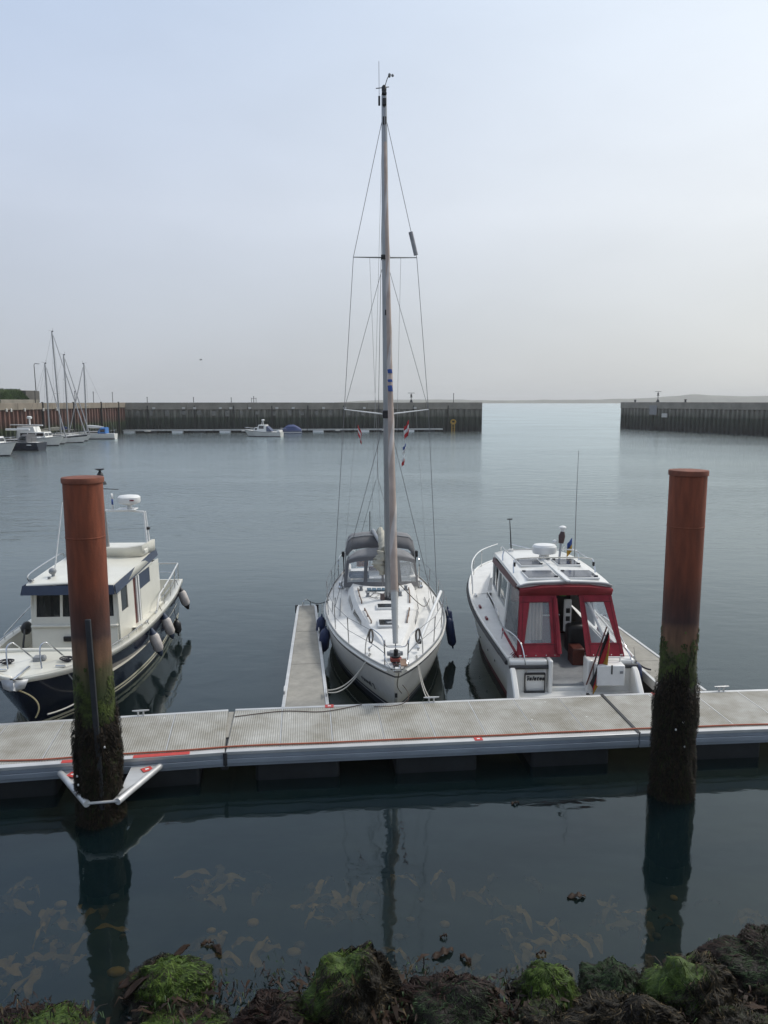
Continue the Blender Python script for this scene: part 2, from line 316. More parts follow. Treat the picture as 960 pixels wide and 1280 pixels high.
# ------------------------------------------------------------------ setting: water, sea bed, far shore
def water_material():
    m = bpy.data.materials.new('harbour_water'); m.use_nodes = True; nt = m.node_tree; nt.nodes.clear()
    o = N(nt, 'ShaderNodeOutputMaterial'); t = N(nt, 'ShaderNodeTexCoord')
    def noise(scale, sx, sy, det, dist=0):
        mp = N(nt, 'ShaderNodeMapping'); mp.inputs['Scale'].default_value = (sx, sy, 1); mp.inputs['Rotation'].default_value = (0, 0, R(12)); nt.links.new(t.outputs['Object'], mp.inputs[0])
        n = N(nt, 'ShaderNodeTexNoise'); n.inputs['Scale'].default_value = scale; n.inputs['Detail'].default_value = det; n.inputs['Roughness'].default_value = .5; n.inputs['Distortion'].default_value = dist
        nt.links.new(mp.outputs[0], n.inputs['Vector']); return n.outputs[0]
    # breeze grows away from the sheltered strip between the shore and the pontoon
    sp = N(nt, 'ShaderNodeSeparateXYZ'); nt.links.new(t.outputs['Object'], sp.inputs[0])
    mr = N(nt, 'ShaderNodeMapRange', interpolation_type='SMOOTHSTEP'); mr.inputs[1].default_value = 15; mr.inputs[2].default_value = 60; mr.inputs[3].default_value = .10; mr.inputs[4].default_value = 1
    nt.links.new(sp.outputs[1], mr.inputs[0])
    gust = N(nt, 'ShaderNodeMapRange'); gust.inputs[1].default_value = .35; gust.inputs[2].default_value = .65; gust.inputs[3].default_value = .35; gust.inputs[4].default_value = 1.45
    nt.links.new(noise(.03, 1, 2.2, 3), gust.inputs[0])
    amp = N(nt, 'ShaderNodeMath', operation='MULTIPLY'); nt.links.new(mr.outputs[0], amp.inputs[0]); nt.links.new(gust.outputs[0], amp.inputs[1])
    def mul(a, k):
        q = N(nt, 'ShaderNodeMath', operation='MULTIPLY'); nt.links.new(a, q.inputs[0])
        if isinstance(k, float): q.inputs[1].default_value = k
        else: nt.links.new(k, q.inputs[1])
        return q.outputs[0]
    def addn(a, b):
        q = N(nt, 'ShaderNodeMath', operation='ADD'); nt.links.new(a, q.inputs[0]); nt.links.new(b, q.inputs[1]); return q.outputs[0]
    rip = addn(mul(noise(2.8, .6, 1.3, 4), .030), mul(noise(.8, .6, 1.2, 3), .085))
    calm = addn(mul(noise(1.1, .8, 1.0, 1, .6), .0085), mul(noise(3.0, .8, 1.2, 2), .0030))
    h = addn(mul(rip, amp.outputs[0]), calm)
    b = N(nt, 'ShaderNodeBump'); b.inputs['Strength'].default_value = 1; b.inputs['Distance'].default_value = 1; nt.links.new(h, b.inputs['Height'])
    fr = N(nt, 'ShaderNodeFresnel'); fr.inputs[0].default_value = 1.44; nt.links.new(b.outputs[0], fr.inputs['Normal'])
    gl = N(nt, 'ShaderNodeBsdfGlossy'); gl.inputs['Color'].default_value = (.89, .98, 1, 1); gl.inputs['Roughness'].default_value = .035; nt.links.new(b.outputs[0], gl.inputs['Normal'])
    rr_ = N(nt, 'ShaderNodeMapRange', interpolation_type='SMOOTHSTEP'); rr_.inputs[1].default_value = 13; rr_.inputs[2].default_value = 50; rr_.inputs[3].default_value = .03; rr_.inputs[4].default_value = .17; nt.links.new(sp.outputs[1], rr_.inputs[0]); nt.links.new(rr_.outputs[0], gl.inputs['Roughness'])
    tr = N(nt, 'ShaderNodeBsdfTransparent'); tr.inputs[0].default_value = (.86, .86, .70, 1)
    df = N(nt, 'ShaderNodeBsdfDiffuse'); df.inputs[0].default_value = (.006, .018, .022, 1)
    # clear and weedy by the shore, deeper, with a paler and more opaque body, out in the basin
    tb = N(nt, 'ShaderNodeMapRange', interpolation_type='SMOOTHSTEP'); tb.inputs[1].default_value = 14.5; tb.inputs[2].default_value = 36; nt.links.new(sp.outputs[1], tb.inputs[0])
    tcx = N(nt, 'ShaderNodeMix', data_type='RGBA'); tcx.inputs[6].default_value = (.006, .018, .022, 1); tcx.inputs[7].default_value = (.050, .060, .054, 1); nt.links.new(tb.outputs[0], tcx.inputs[0]); nt.links.new(tcx.outputs[2], df.inputs[0])
    tmx = N(nt, 'ShaderNodeMapRange'); tmx.inputs[3].default_value = .36; tmx.inputs[4].default_value = .8; nt.links.new(tb.outputs[0], tmx.inputs[0])
    m1 = N(nt, 'ShaderNodeMixShader'); nt.links.new(tmx.outputs[0], m1.inputs[0]); nt.links.new(tr.outputs[0], m1.inputs[1]); nt.links.new(df.outputs[0], m1.inputs[2])
    m2 = N(nt, 'ShaderNodeMixShader'); nt.links.new(fr.outputs[0], m2.inputs[0]); nt.links.new(m1.outputs[0], m2.inputs[1]); nt.links.new(gl.outputs[0], m2.inputs[2])
    nt.links.new(m2.outputs[0], o.inputs[0]); return m
BIG = 4500
w = MB().add([(-BIG, -60, 0), (BIG, -60, 0), (BIG, BIG, 0), (-BIG, BIG, 0)], [(0, 1, 2, 3)]).build('water', water_material(), smooth=False)
tag(w, kind='structure')
bedmat = mat('murky_sea_bed', (.012, .017, .014), .95, var=.5, scale=1.5)
bb = MB(); prof = [(-60, 5.1), (.6, 4.9), (2.2, 3.1), (4.2, 1.1), (5.5, .2), (7.5, -.35), (9.5, -.8), (12, -1.5), (16, -2.6), (30, -4), (BIG, -4)]
bb.loft([[(x, y, z + (0 if y > 40 or y < -10 else .12 * mnoise.noise((x * .7, y * .7, 0)))) for x in (-BIG, -40, -20, -10, -6, -4, -2, 0, 2, 4, 6, 10, 20, 40, BIG)] for y, z in prof], False, False)
tag(bb.build('sea_bed', bedmat), kind='structure')

# far low island across the roads
shore = MB(); rng = random.Random(3)
def ridge(x):
    h = 9.5 + 3.0 * mnoise.noise((x * .004, 1, 0)) + 1.6 * mnoise.noise((x * .02, 5, 0))
    if x > 640: h += 17 * min(1, ((x - 640) / 260)) * (.75 + .3 * mnoise.noise((x * .006, 9, 0)))
    if x < -20: h *= max(.1, (x + 180) / 160)
    return max(.6, h)
xs = [-180 + i * 9 for i in range(210)]
shore.loft([[(x, 2300 + d, ridge(x) * k) for d, k in ((-70, 0), (-45, .5), (-10, .9), (30, 1), (120, .8), (300, -.2))] for x in xs], False, False)
tag(shore.build('far_island', mat('dune_and_scrub', (.13, .13, .09), .95, var=.35, scale=.03, stretch=(1, 1, 3))), kind='structure')

# ------------------------------------------------------------------ harbour walls
pierwall = zmat('sheet_piling_with_tide_belts', [(0, (.006, .008, .008)), (1.6, (.014, .020, .014)), (3.0, (.030, .040, .024)), (3.5, (.11, .11, .09)), (4.7, (.19, .18, .15)), (5.4, (.12, .112, .096))],
                .85, .35, .45, (1, 1, .6), .03, 2, .35, hi=6)
rustwall = zmat('rusty_sheet_piling', [(0, (.006, .008, .008)), (1.2, (.016, .026, .012)), (2.2, (.032, .050, .016)), (2.9, (.075, .040, .028)), (4.0, (.115, .052, .038)), (5.4, (.10, .046, .034))],
                .85, .5, .5, (1, 1, .35), .03, 2, .4, hi=6)
capmat = mat('weathered_concrete_cap', (.25, .23, .19), .9, var=.22, scale=.35, bump=.02, bscale=3)
caprust = mat('sandy_concrete_cap', (.24, .205, .16), .9, var=.2, scale=.35, bump=.02, bscale=3)
quaytop = mat('quay_concrete', (.26, .245, .215), .9, var=.2, scale=.3)
lampmat = mat('pale_wall_fitting', (.5, .49, .45), .6)
def sheetwall(name, label, a, b, wallm, capm, back, ztop=6.36, caph=1.5, pitch=1.25):
    """A quay wall from a to b of corrugated sheet piling under a concrete cap; back = depth of the quay behind it."""
    a, b = Vector((*a, 0)), Vector((*b, 0)); d = (b - a); L = d.length; ang = math.atan2(d.y, d.x)
    t = thing(name, label, 'harbour wall', a, ang)
    n = int(L / pitch); mb = MB(); pts = []
    for i in range(n):
        x = i * L / n; p = L / n
        for q, y in ((0, 0), (.35, 0), (.5, .42), (.85, .42)): pts.append((x + q * p, y))
    pts.append((L, 0))
    mb.loft([[(x, y, z) for x, y in pts] for z in (-4.5, 0, 2, 4, ztop - caph + .1)], False, False)
    mb.build('sheet_piling', wallm, t, ang=30)
    for ex_ in (.1, L - .1): boxp('end_wall', wallm, t, (ex_, back / 2 + .3, .3), (.2, back - .9, 9.6))
    cp = MB(); m_ = max(1, round(L / 12)); sl_ = L / m_
    for i in range(m_):
        boxp('cap_block', capm, t, (sl_ * (i + .5), .75, ztop - caph / 2 + rng.uniform(-.015, .015)), (sl_ - .05, 1.9 + rng.uniform(-.02, .02), caph), bevel=.05)
    boxp('quay_surface', quaytop, t, (L / 2, 1.8 + back / 2, ztop - .55), (L - .2, back - .2, 1.0))
    return t, L
pier, PL = sheetwall('harbour_pier', 'long dark sheet piled pier with a concrete cap across the back of the harbour', (-54.8, 165.2), (21.8, 173.9), pierwall, capmat, 7)
rustq, QL = sheetwall('quay_wall', 'rusty red sheet piled quay wall behind the moored boats at the left', (-57.6, 98), (-54.65, 166.0), rustwall, caprust, 30, caph=1.05)
rp, RL = sheetwall('harbour_pier', 'dark sheet piled pier head on the right side of the harbour entrance', (58.9, 194.6), (92, 104), pierwall, capmat, 9, ztop=6.4)
# the end of the left pier head is round the corner: fenders posts and pale fittings as parts
def on(t, L, fr, y, z):  # local point on a wall
    return Vector((fr * L, y, z))
for fr in (.062, .188, .295, .40, .50, .60, .70, .80, .90):
    boxp('fender_post', mat('dark_fender_timber', (.03, .028, .025), .9, var=.3), pier, on(pier, PL, fr, -.18, 2.6), (.2, .3, 6.2), bevel=.04)
for fr in (.075, .155, .185, .255, .283, .335, .41, .455, .54, .60, .655, .735, .80):
    boxp('wall_lamp', lampmat, pier, on(pier, PL, fr + .004, -.32, 5.15), (.62, .22, .42), bevel=.06)
for i in range(16):
    boxp('pale_patch', mat('lime_streaked_steel', (.20, .195, .175), .9, var=.3, scale=1.2), pier, on(pier, PL, .03 + i * .0415 + rng.uniform(-.006, .006), -.03, 4.1 + rng.uniform(-.1, .1)), (.55 + rng.uniform(0, .3), .04, .9 + rng.uniform(-.2, .3)))
for fr in (.2, .45, .62, .8, .93):
    boxp('fender_post', mat('dark_fender_timber', (.03, .028, .025), .9), rustq, on(rustq, QL, fr, -.2, 3.2), (.2, .35, 6.6), bevel=.04)
for fr in (.28, .3, .36, .45, .52):
    boxp('wall_lamp', lampmat, rustq, on(rustq, QL, fr, -.32, 5.3), (.35, .2, .5), bevel=.05)
boxp('grey_panel', mat('grey_notice_panel', (.22, .22, .22), .7), rp, on(rp, RL, .128, -.26, 4.6), (2.6, .08, 2.2))
boxp('wall_box', lampmat, rp, on(rp, RL, .170, -.3, 3.4), (1.7, .3, .9), bevel=.06)
# slender posts on the walls: each a thing of its own
postm = mat('dark_post_steel', (.035, .035, .038), .6, var=.2)
def post(x, y, z0, h, label, r=.06, top=None, name='mooring_post'):
    t = thing(name, label, 'post', (x, y, z0))
    tubep('shaft', postm, t, [(0, 0, -.15), (0, 0, h)], r, 8)
    if top == 'lantern':
        part('lantern', black, t, lambda q: q.lathe((0, 0, h), [(.30, 0), (.30, .1), (.18, .15), (.18, .5), (.28, .55), (.06, .72), (.03, 1.0)], 10))
        boxp('cross_arm', postm, t, (0, 0, h + .95), (1.5, .09, .09)); boxp('base_frame', postm, t, (0, 0, .3), (.7, .5, .6), top=.5)
    elif top == 'frame':
        boxp('cross_arm', postm, t, (0, 0, h * .62), (1.15, .07, .07)); tubep('rail_post', postm, t, [(-.5, 0, -.15), (-.5, 0, h * .75)], .05, 6); tubep('rail_post', postm, t, [(.5, 0, -.15), (.5, 0, h * .75)], .05, 6)
    else: part('post_cap', postm, t, lambda q: q.lathe((0, 0, h - .05), [(r * 1.6, 0), (r * 1.6, .1), (r * .6, .18)], 8))
    return t
def pierpt(px, depth, ofs=.8):   # a point on the pier's top, by its fraction along the pier
    d = Vector((21.8 + 54.8, 173.9 - 165.2)).normalized(); nrm = Vector((-d.y, d.x))
    p = Vector((-54.8, 165.2)) + d * (px * PL) + nrm * ofs; return p.x, p.y
for fr, h, lab, top, nm in ((.06, 1.05, 'thin dark post on the long pier just right of the rusty wall corner', None, 'mooring_post'), (.185, 1.0, 'thin dark post on the long pier, second from the left end', None, 'mooring_post'),
                     (.288, .95, 'thin dark post on the long pier, third from the left end', None, 'mooring_post'), (.35, 1.35, 'small railing frame with posts on top of the long pier', 'frame', 'railing_frame'),
                     (.795, 1.1, 'dark navigation lantern on a post on the pier to the right of the tall mast', 'lantern', 'navigation_light'), (.918, 1.9, 'tall dark pole on the pier above the yellow ladder', None, 'mooring_post')):
    x, y = pierpt(fr, 0); post(x, y, 6.36, h, lab, .07, top, nm)
for fr, h, lab, top, nm in ((.130, 1.5, 'small beacon with cross arm on the right pier head', 'lantern', 'navigation_light'), (.045, .5, 'short dark bollard at the tip of the right pier head', None, 'bollard'), (.225, .55, 'short dark bollard on the right pier head right of the beacon', None, 'bollard')):
    d = Vector((92 - 58.9, 104 - 194.6)).normalized(); p = Vector((58.9, 194.6)) + d * fr * RL + Vector((-d.y, d.x)) * .8
    post(p.x, p.y, 6.4, h, lab, .09 if top else .22, top, nm)
for fr, h, lab in ((.28, 2.2, 'dark post on the rusty quay wall below the grassy bank'), (.44, 1.9, 'dark post on the rusty quay wall left of the tall white mast'), (.66, 2.0, 'dark post on the rusty quay wall between the masts'), (.78, 2.0, 'dark post on the rusty quay wall right of the masts'), (.92, 2.0, 'dark post on the rusty quay wall near its corner with the pier')):
    d = Vector((-54.9 + 57.6, 165 - 98)).normalized(); p = Vector((-57.6, 98)) + d * fr * QL + Vector((-d.y, d.x)) * .5
    post(p.x, p.y, 6.36, h, lab, .06)
# lamp post on the left quay
t = thing('lamp_post', 'thin street lamp post on the left quay left of the tallest far mast', 'lamp post', (-58.9, 133, 6.3))
tubep('shaft', postm, t, [(0, 0, 0), (-.1, 0, 6.4)], [.09, .06], 8); tubep('lamp_arm', postm, t, smoothpath([(-.1, 0, 6.4), (.05, 0, 6.6), (.5, 0, 6.62)], 4), .05, 6); boxp('lamp_head', grey_mid, t, (.6, 0, 6.58), (.5, .2, .1), bevel=.02)
# yellow escape ladder on the pier face
x, y = pierpt(.915, 0, -.35)
t = thing('escape_ladder', 'yellow escape ladder with hooped top on the pier face near its right end', 'ladder', (x, y, 0), math.atan2(8.7, 76.6))
for s in (-1, 1): tubep('ladder_side', yellow, t, [(.32 * s, 0, -.5), (.32 * s, 0, 2.1)], .09, 8)
for k in range(6): tubep('rung', yellow, t, [(-.32, 0, .1 + k * .36), (.32, 0, .1 + k * .36)], .06, 6)
part('hoop', yellow, t, lambda q: q.tube([(.5 * math.cos(a), 0, 2.1 + .42 * math.sin(a)) for a in [math.pi * 2 * i / 20 for i in range(20)]], .17, 8, closed=True))
# grassy old bunker block on the left quay
t = thing('bunker', 'low grey concrete block with a grassy top on the left quay', 'bunker', (-66, 124, 6.2))
boxp('wall', capmat, t, (0, 0, 1.1), (15, 16, 2.2), bevel=.1); boxp('pale_wall', mat('pale_plaster', (.42, .41, .38), .9), t, (1.2, -9.9, .4), (9, .5, .9), bevel=.05)
MB().loft([[(7.45, -8.0, .1), (9.0, -8.0, .1), (8.7, -8.0, .7), (7.45, -8.0, 2.3)], [(7.45, 2.6, .1), (9.0, 2.6, .1), (8.7, 2.6, .6), (7.45, 2.6, 2.15)]]).build('bank', mat('grassy_earth', (.05, .075, .02), .9, var=.3, scale=.8), t)
boxp('dark_end', mat('dark_concrete', (.10, .095, .085), .9), t, (7.7, 5.2, 1.2), (1.0, 5.0, 1.9), bevel=.05); boxp('low_wall', capmat, t, (8.9, -1, .35), (.3, 13, .7), bevel=.03)
g = MB(); rg = random.Random(5)
for i in range(5200):
    f = rg.random(); x, y = 7.3 + 1.5 * f, rg.uniform(-8.2, 2.6); z = 2.25 - 1.6 * f - .02; hgt = rg.uniform(.1, .32) * (1 + 1.6 * max(0, (-y - 3) / 5) * (f < .15))
    a = rg.uniform(0, 6.28); wdt = .05
    g.add([(x - wdt * math.cos(a), y - wdt * math.sin(a), z), (x + wdt * math.cos(a), y + wdt * math.sin(a), z), (x + rg.uniform(-.1, .15), y + rg.uniform(-.15, .15), z + hgt)], [(0, 1, 2)])
tag(g.build('grass', mat('bank_grass', (.055, .10, .022), .8, var=.4, scale=.6, island=.5), t, smooth=False), kind='stuff')

# ------------------------------------------------------------------ floating walkway at the foot of the pier
d = Vector((76.6, 8.7)).normalized()
t = thing('walkway_pontoon', 'long pale floating walkway along the foot of the far pier', 'pontoon', (-56.0, 163.0, 0), math.atan2(d.y, d.x))
for i in range(7):
    boxp('deck_section', mat('pale_walkway_deck', (.44, .44, .42), .8, var=.12, scale=.6), t, (5 + i * 9.9, 0, .55), (9.75, 1.7, .28), bevel=.03)
    for k in (-2.6, 1.9): boxp('float', floatp if k > 0 else whiteplast, t, (5 + i * 9.9 + k, -.05, .12), (2.3, 1.5, .62), bevel=.08)
    if i in (0, 2, 4, 5): boxp('finger', mat('pale_walkway_deck', (.44, .44, .42), .8), t, (6.5 + i * 9.9, -2.2, .45), (.9, 2.8, .2), bevel=.03)
t.location.y = 164.2
# ------------------------------------------------------------------ main pontoon: three floating sections
ZD = .62
def grating():
    m = bpy.data.materials.new('ribbed_deck_grating'); m.use_nodes = True; nt = m.node_tree; p = nt.nodes['Principled BSDF']
    t = N(nt, 'ShaderNodeTexCoord')
    wv = N(nt, 'ShaderNodeTexWave', wave_type='BANDS', bands_direction='X', wave_profile='SIN'); wv.inputs['Scale'].default_value = 7.6; wv.inputs['Distortion'].default_value = .15; wv.inputs['Detail'].default_value = 1
    nt.links.new(t.outputs['Object'], wv.inputs['Vector'])
    n = N(nt, 'ShaderNodeTexNoise'); n.inputs['Scale'].default_value = 1.3; n.inputs['Detail'].default_value = 7; n.inputs['Roughness'].default_value = .65
    oi = N(nt, 'ShaderNodeObjectInfo'); va = N(nt, 'ShaderNodeVectorMath', operation='MULTIPLY_ADD'); va.inputs[1].default_value = (1, 1, 1)
    nt.links.new(t.outputs['Object'], va.inputs[0]); nt.links.new(oi.outputs['Location'], va.inputs[2]); nt.links.new(va.outputs[0], n.inputs['Vector'])
    r = N(nt, 'ShaderNodeValToRGB'); r.color_ramp.elements[0].position = .34; r.color_ramp.elements[0].color = (.24, .225, .185, 1); r.color_ramp.elements[1].position = .72; r.color_ramp.elements[1].color = (.44, .435, .405, 1)
    nt.links.new(n.outputs[0], r.inputs[0])
    mr = N(nt, 'ShaderNodeMapRange'); mr.inputs[3].default_value = .74; mr.inputs[4].default_value = 1.1; nt.links.new(wv.outputs['Fac'], mr.inputs[0])
    sc = N(nt, 'ShaderNodeVectorMath', operation='SCALE'); nt.links.new(r.outputs[0], sc.inputs[0]); nt.links.new(mr.outputs[0], sc.inputs['Scale']); vo = N(nt, 'ShaderNodeTexVoronoi'); vo.inputs['Scale'].default_value = 2.3; nt.links.new(va.outputs[0], vo.inputs['Vector']); nd = N(nt, 'ShaderNodeTexNoise'); nd.inputs['Scale'].default_value = 22; nt.links.new(va.outputs[0], nd.inputs['Vector'])
    ad = N(nt, 'ShaderNodeMath', operation='MULTIPLY_ADD'); ad.inputs[1].default_value = .09; nt.links.new(nd.outputs[0], ad.inputs[0]); nt.links.new(vo.outputs['Distance'], ad.inputs[2])
    lt = N(nt, 'ShaderNodeMath', operation='LESS_THAN'); lt.inputs[1].default_value = .085; nt.links.new(ad.outputs[0], lt.inputs[0])
    dr = N(nt, 'ShaderNodeMix', data_type='RGBA'); nt.links.new(lt.outputs[0], dr.inputs[0]); nt.links.new(sc.outputs[0], dr.inputs[6]); dr.inputs[7].default_value = (.6, .6, .57, 1); nt.links.new(dr.outputs[2], p.inputs['Base Color'])
    b = N(nt, 'ShaderNodeBump'); b.inputs['Distance'].default_value = .008; b.inputs['Strength'].default_value = .6; nt.links.new(wv.outputs['Fac'], b.inputs['Height']); nt.links.new(b.outputs[0], p.inputs['Normal'])
    p.inputs['Roughness'].default_value = .75; return m
GR = grating()
def cleat(parent, x, y, z, rz=0):
    q = MB(); c, s = math.cos(rz), math.sin(rz)
    for k in (-.05, .05): q.cyl((x + k * c, y + k * s, z), (x + k * c, y + k * s, z + .09), .018, n=8)
    q.tube([(x + k * c, y + k * s, z + zz) for k, zz in ((-.16, .10), (-.07, .095), (.07, .095), (.16, .10))], [.012, .02, .02, .012], 8)
    return q.build('cleat', alupale, parent)
def pontoon(label, f0, f1, r0, r1):
    """f0,f1: front edge ends; r0,r1: rear edge ends (world x,y). Local x runs along the front edge."""
    f0, f1, r0, r1 = [Vector((*p, 0)) for p in (f0, f1, r0, r1)]
    d = f1 - f0; L = d.length; ang = math.atan2(d.y, d.x); wd = ((r0 - f0).cross(d / L).length + (r1 - f1).cross(d / L).length) / 2
    t = thing('pontoon_section', label, 'pontoon', f0, ang, 'sections of the main pontoon')
    fr, br = .13, .08
    def fp(q):
        q.box((L / 2, fr / 2, ZD - .035), (L - .02, fr, .07)); q.box((L / 2, .03, ZD - .095), (L - .02, .045, .05))
        q.box((L / 2, .012, ZD - .165), (L - .02, .05, .09)); q.box((L / 2, .035, ZD - .245), (L - .02, .05, .07))
    b = MB(); b.box((L / 2, fr / 2, ZD - .03), (L - .02, fr, .06)); b.build('front_rail', alupale, t, bevel=.008)
    b = MB(); b.box((L / 2, .035, ZD - .095), (L - .02, .05, .066)); b.box((L / 2, .018, ZD - .175), (L - .02, .06, .085)); b.box((L / 2, .045, ZD - .25), (L - .02, .05, .06)); b.build('front_fascia', alublue, t, bevel=.006)
    b = MB(); b.box((L / 2, wd - br / 2, ZD - .1), (L - .02, br, .2)); b.build('rear_rail', alupale, t, bevel=.008)
    n = max(1, round(L / .97)); pw = L / n
    me = None
    for i in range(n):
        if me is None:
            o = MB().box((0, 0, 0), (pw - .022, wd - fr - br - .012, .05)).build('deck_panel', GR, t, bevel=.004); me = o
        else:
            o = me.copy(); col.objects.link(o)
        o.location = (pw * (i + .5), fr + (wd - fr - br) / 2, ZD - .028 + rng.uniform(-.0015, .0015))
    for i in range(1, n): boxp('joint_strip', alupale, t, (pw * i, fr + (wd - fr - br) / 2, ZD - .008), (.016, wd - fr - br - .02, .014))
    k = max(2, int(L / 2.35)); fl = None
    for i in range(k):
        if fl is None: fl = MB().box((0, 0, 0), (1.5, wd - .25, .62)).build('float', floatp, t, bevel=.06); o = fl
        else: o = fl.copy(); col.objects.link(o)
        o.location = (L / k * (i + .5), wd / 2, .06)
    boxp('frame_beam', floatp, t, (L / 2, wd / 2, ZD - .15), (L - .1, wd - .2, .16))
    return t, L, wd
A0, A1 = (-9.9, 11.68), (-2.78, 12.84); B1 = (4.72, 13.60); C1 = (11.5, 14.18)
rA0, rA1 = (-10.2, 13.6), (-3.08, 14.74); rB1 = (4.42, 15.53); rC1 = (11.2, 16.1)
pA, LA, W = pontoon('left section of the grey ribbed pontoon, around the left pile', A0, A1, rA0, rA1)
pB, LB, WB = pontoon('middle section of the grey ribbed pontoon in front of the sailing yacht', A1, B1, rA1, rB1)
pC, LC, WC = pontoon('right section of the grey ribbed pontoon behind the right pile', B1, C1, rB1, rC1)
def place(t, x, y): # world to local of a pontoon
    return t.matrix_basis.inverted() @ Vector((x, y, 0))
for t in (pA, pB, pC): t.matrix_basis
cleat(pA, place(pA, -4.75, 14.45).x, W - .04, ZD, 0)
cleat(pB, place(pB, .98, 15.0).x, WB - .04, ZD, 0)
cleat(pC, place(pC, 7.15, 15.6).x, WC - .04, ZD, 0)
# the joint at the right between two sections shows as a dark slot with a rubber strip
boxp('joint_strip', rubber, pC, (-.004, WC / 2, ZD - .012), (.06, WC - .02, .05))
boxp('joint_buffer', rubber, pB, (.0, .02, ZD - .13), (.07, .09, .24), bevel=.01); boxp('joint_buffer', rubber, pB, (-.03, WB / 2 + .05, ZD - .22), (.12, WB - .15, .34))
boxp('joint_plate', concrete, pB, (-.045, WB / 2 + .3, ZD - .035), (.10, WB - .75, .012), rz=.03)
# red safety markings let into the edges
u = place(pA, -4.55, 12.5).x
boxp('red_strip', stickred, pA, (u + .72, .062, ZD + .002), (.95, .11, .01)); boxp('red_strip', stickred, pA, (u - .62, .062, ZD + .002), (.62, .11, .01))
def sticker(t, x, y, z=ZD, rz=0, s=.17):
    o = boxp('red_sticker', stickred, t, (x, y, z + .004), (s * 1.15, s, .007), rz=rz)
    MB().box((x, y, z + .0095), (s * .42, s * .3, .004), rz=rz).build('white_mark', whiteplast, o)
    return o
q = place(pB, 1.72, 13.3).x; sticker(pB, q, .07, ZD, 0, .13)
q = place(pB, -1.12, 14.9).x; sticker(pB, q + .02, WB - .06, ZD, 0, .15)
q = place(pC, 5.6, 15.6).x; sticker(pC, q + .1, WC - .07, ZD, 0, .14)
# pile guide: two gusset arms and a cross bar round the left pile
ua, ub = u - .92, u + .68
for s, x0, x1 in ((-1, ua, u - .26), (1, ub, u + .16)):
    gs = MB().slab([(x0, -.004, ZD - .16), (x0 - s * .46, -.004, ZD - .16), (x1, -1.12, ZD - .16), (x1 + s * .05, -1.12, ZD - .16)] if s < 0 else [(x0, -.004, ZD - .16), (x1 - .05, -1.12, ZD - .16), (x1, -1.12, ZD - .16), (x0 - .46 + .0, -.004, ZD - .16)][::-1], .02)
    gp = gs.build('guide_plate', alupale, pA)
    MB().tube([(x0 + s * .02, 0, ZD - .17), (x1 + s * .02, -1.14, ZD - .17)], .055, 10).build('guide_arm', alupale, pA)
    sticker(pA, u + (-.70 if s < 0 else .50), -.17, ZD - .135, s * .5, .15)
tubep('guide_bar', alupale, pA, [(u - .28, -1.12, ZD - .17), (u + .18, -1.12, ZD - .17)], .022, 8)

def finger(label, near, far, w0, w1, gname):
    near, far = Vector((*near, 0)), Vector((*far, 0)); d = far - near; L = d.length; ang = math.atan2(d.y, d.x) - math.pi / 2
    t = thing('finger_pontoon', label, 'finger pontoon', near, ang, gname)
    def wid(y): return w0 + (w1 - w0) * min(1, y / L)
    n = 3
    for i in range(n):
        y0, y1 = L * i / n + .005, L * (i + 1) / n - .012; a, b = wid(y0) / 2 - .075, wid(y1) / 2 - .075
        MB().loft([[(-a, y0, z), (a, y0, z), (b, y1, z), (-b, y1, z)] for z in (ZD - .07, ZD - .015)]).build('deck_panel', concrete, t, bevel=.004)
    for s in (-1, 1):
        a, b = wid(0) / 2, wid(L) / 2
        MB().loft([[(s * (a - .072), 0, z), (s * a, 0, z), (s * b, L, z), (s * (b - .072), L, z)] for z in (ZD - .22, ZD)]).build('side_rail', alupale, t, bevel=.006)
    boxp('end_rail', alupale, t, (0, L + .03, ZD - .11), (w1, .06, .215), bevel=.006)
    for y in (1.2, L * .5, L - 1.0): boxp('float', floatp, t, (0, y, .12), (wid(y) - .16, 1.3, .52), bevel=.05)
    for s in (-1, 1): part('end_bumper', rubber, t, lambda q: q.cyl((s * (w1 / 2 + .015), L - .05, ZD - .22), (s * (w1 / 2 + .015), L - .05, ZD + .02), .045))
    tubep('mooring_loop', steel, t, smoothpath([(-.12, L - .15, ZD), (-.1, L - .12, ZD + .14), (0, L - .1, ZD + .2), (.1, L - .12, ZD + .14), (.12, L - .15, ZD)], 4), .016, 6)
    return t
fA = finger('grey finger pontoon to the left of the sailing yacht', (-1.58, 14.88), (-2.32, 22.7), .96, .58, 'finger pontoons')
fB = finger('grey finger pontoon to the right of the white motorboat', (6.40, 15.75), (5.98, 21.6), .92, .62, 'finger pontoons')
cleat(fA, .43, .55, ZD, math.pi / 2); cleat(fA, -.44, .75, ZD, math.pi / 2); cleat(fA, .33, 5.0, ZD, math.pi / 2); cleat(fB, .4, .9, ZD, math.pi / 2)
# orange cable lying along the front edge
pts = []
for (a, b) in ((A0, A1), (A1, B1), (B1, C1)):
    for i in range(16):
        x = a[0] + (b[0] - a[0]) * i / 16; y = a[1] + (b[1] - a[1]) * i / 16 + .17 + .035 * mnoise.noise((x * .7, 3, 0)) + (.12 * max(0, 1 - abs(x + 6.7) / .9) if x < -5.8 else 0)
        pts.append((x, y, ZD + .018))
tag(tubep('power_cable', orange, None, smoothpath(pts, 2), .015, 6), 'orange cable lying along the front edge of the pontoon', 'cable')
# thin dark line lying on the rear edge
tag(tubep('dock_line', mat('brown_line', (.09, .06, .045), .9), None, smoothpath([(-2.9, 14.35, ZD + .012), (-2.0, 14.62, ZD + .012), (-1.2, 14.6, ZD + .012), (-.45, 14.95, ZD + .014)], 6), .009, 5), 'thin brown line lying on the pontoon by the left finger', 'rope')

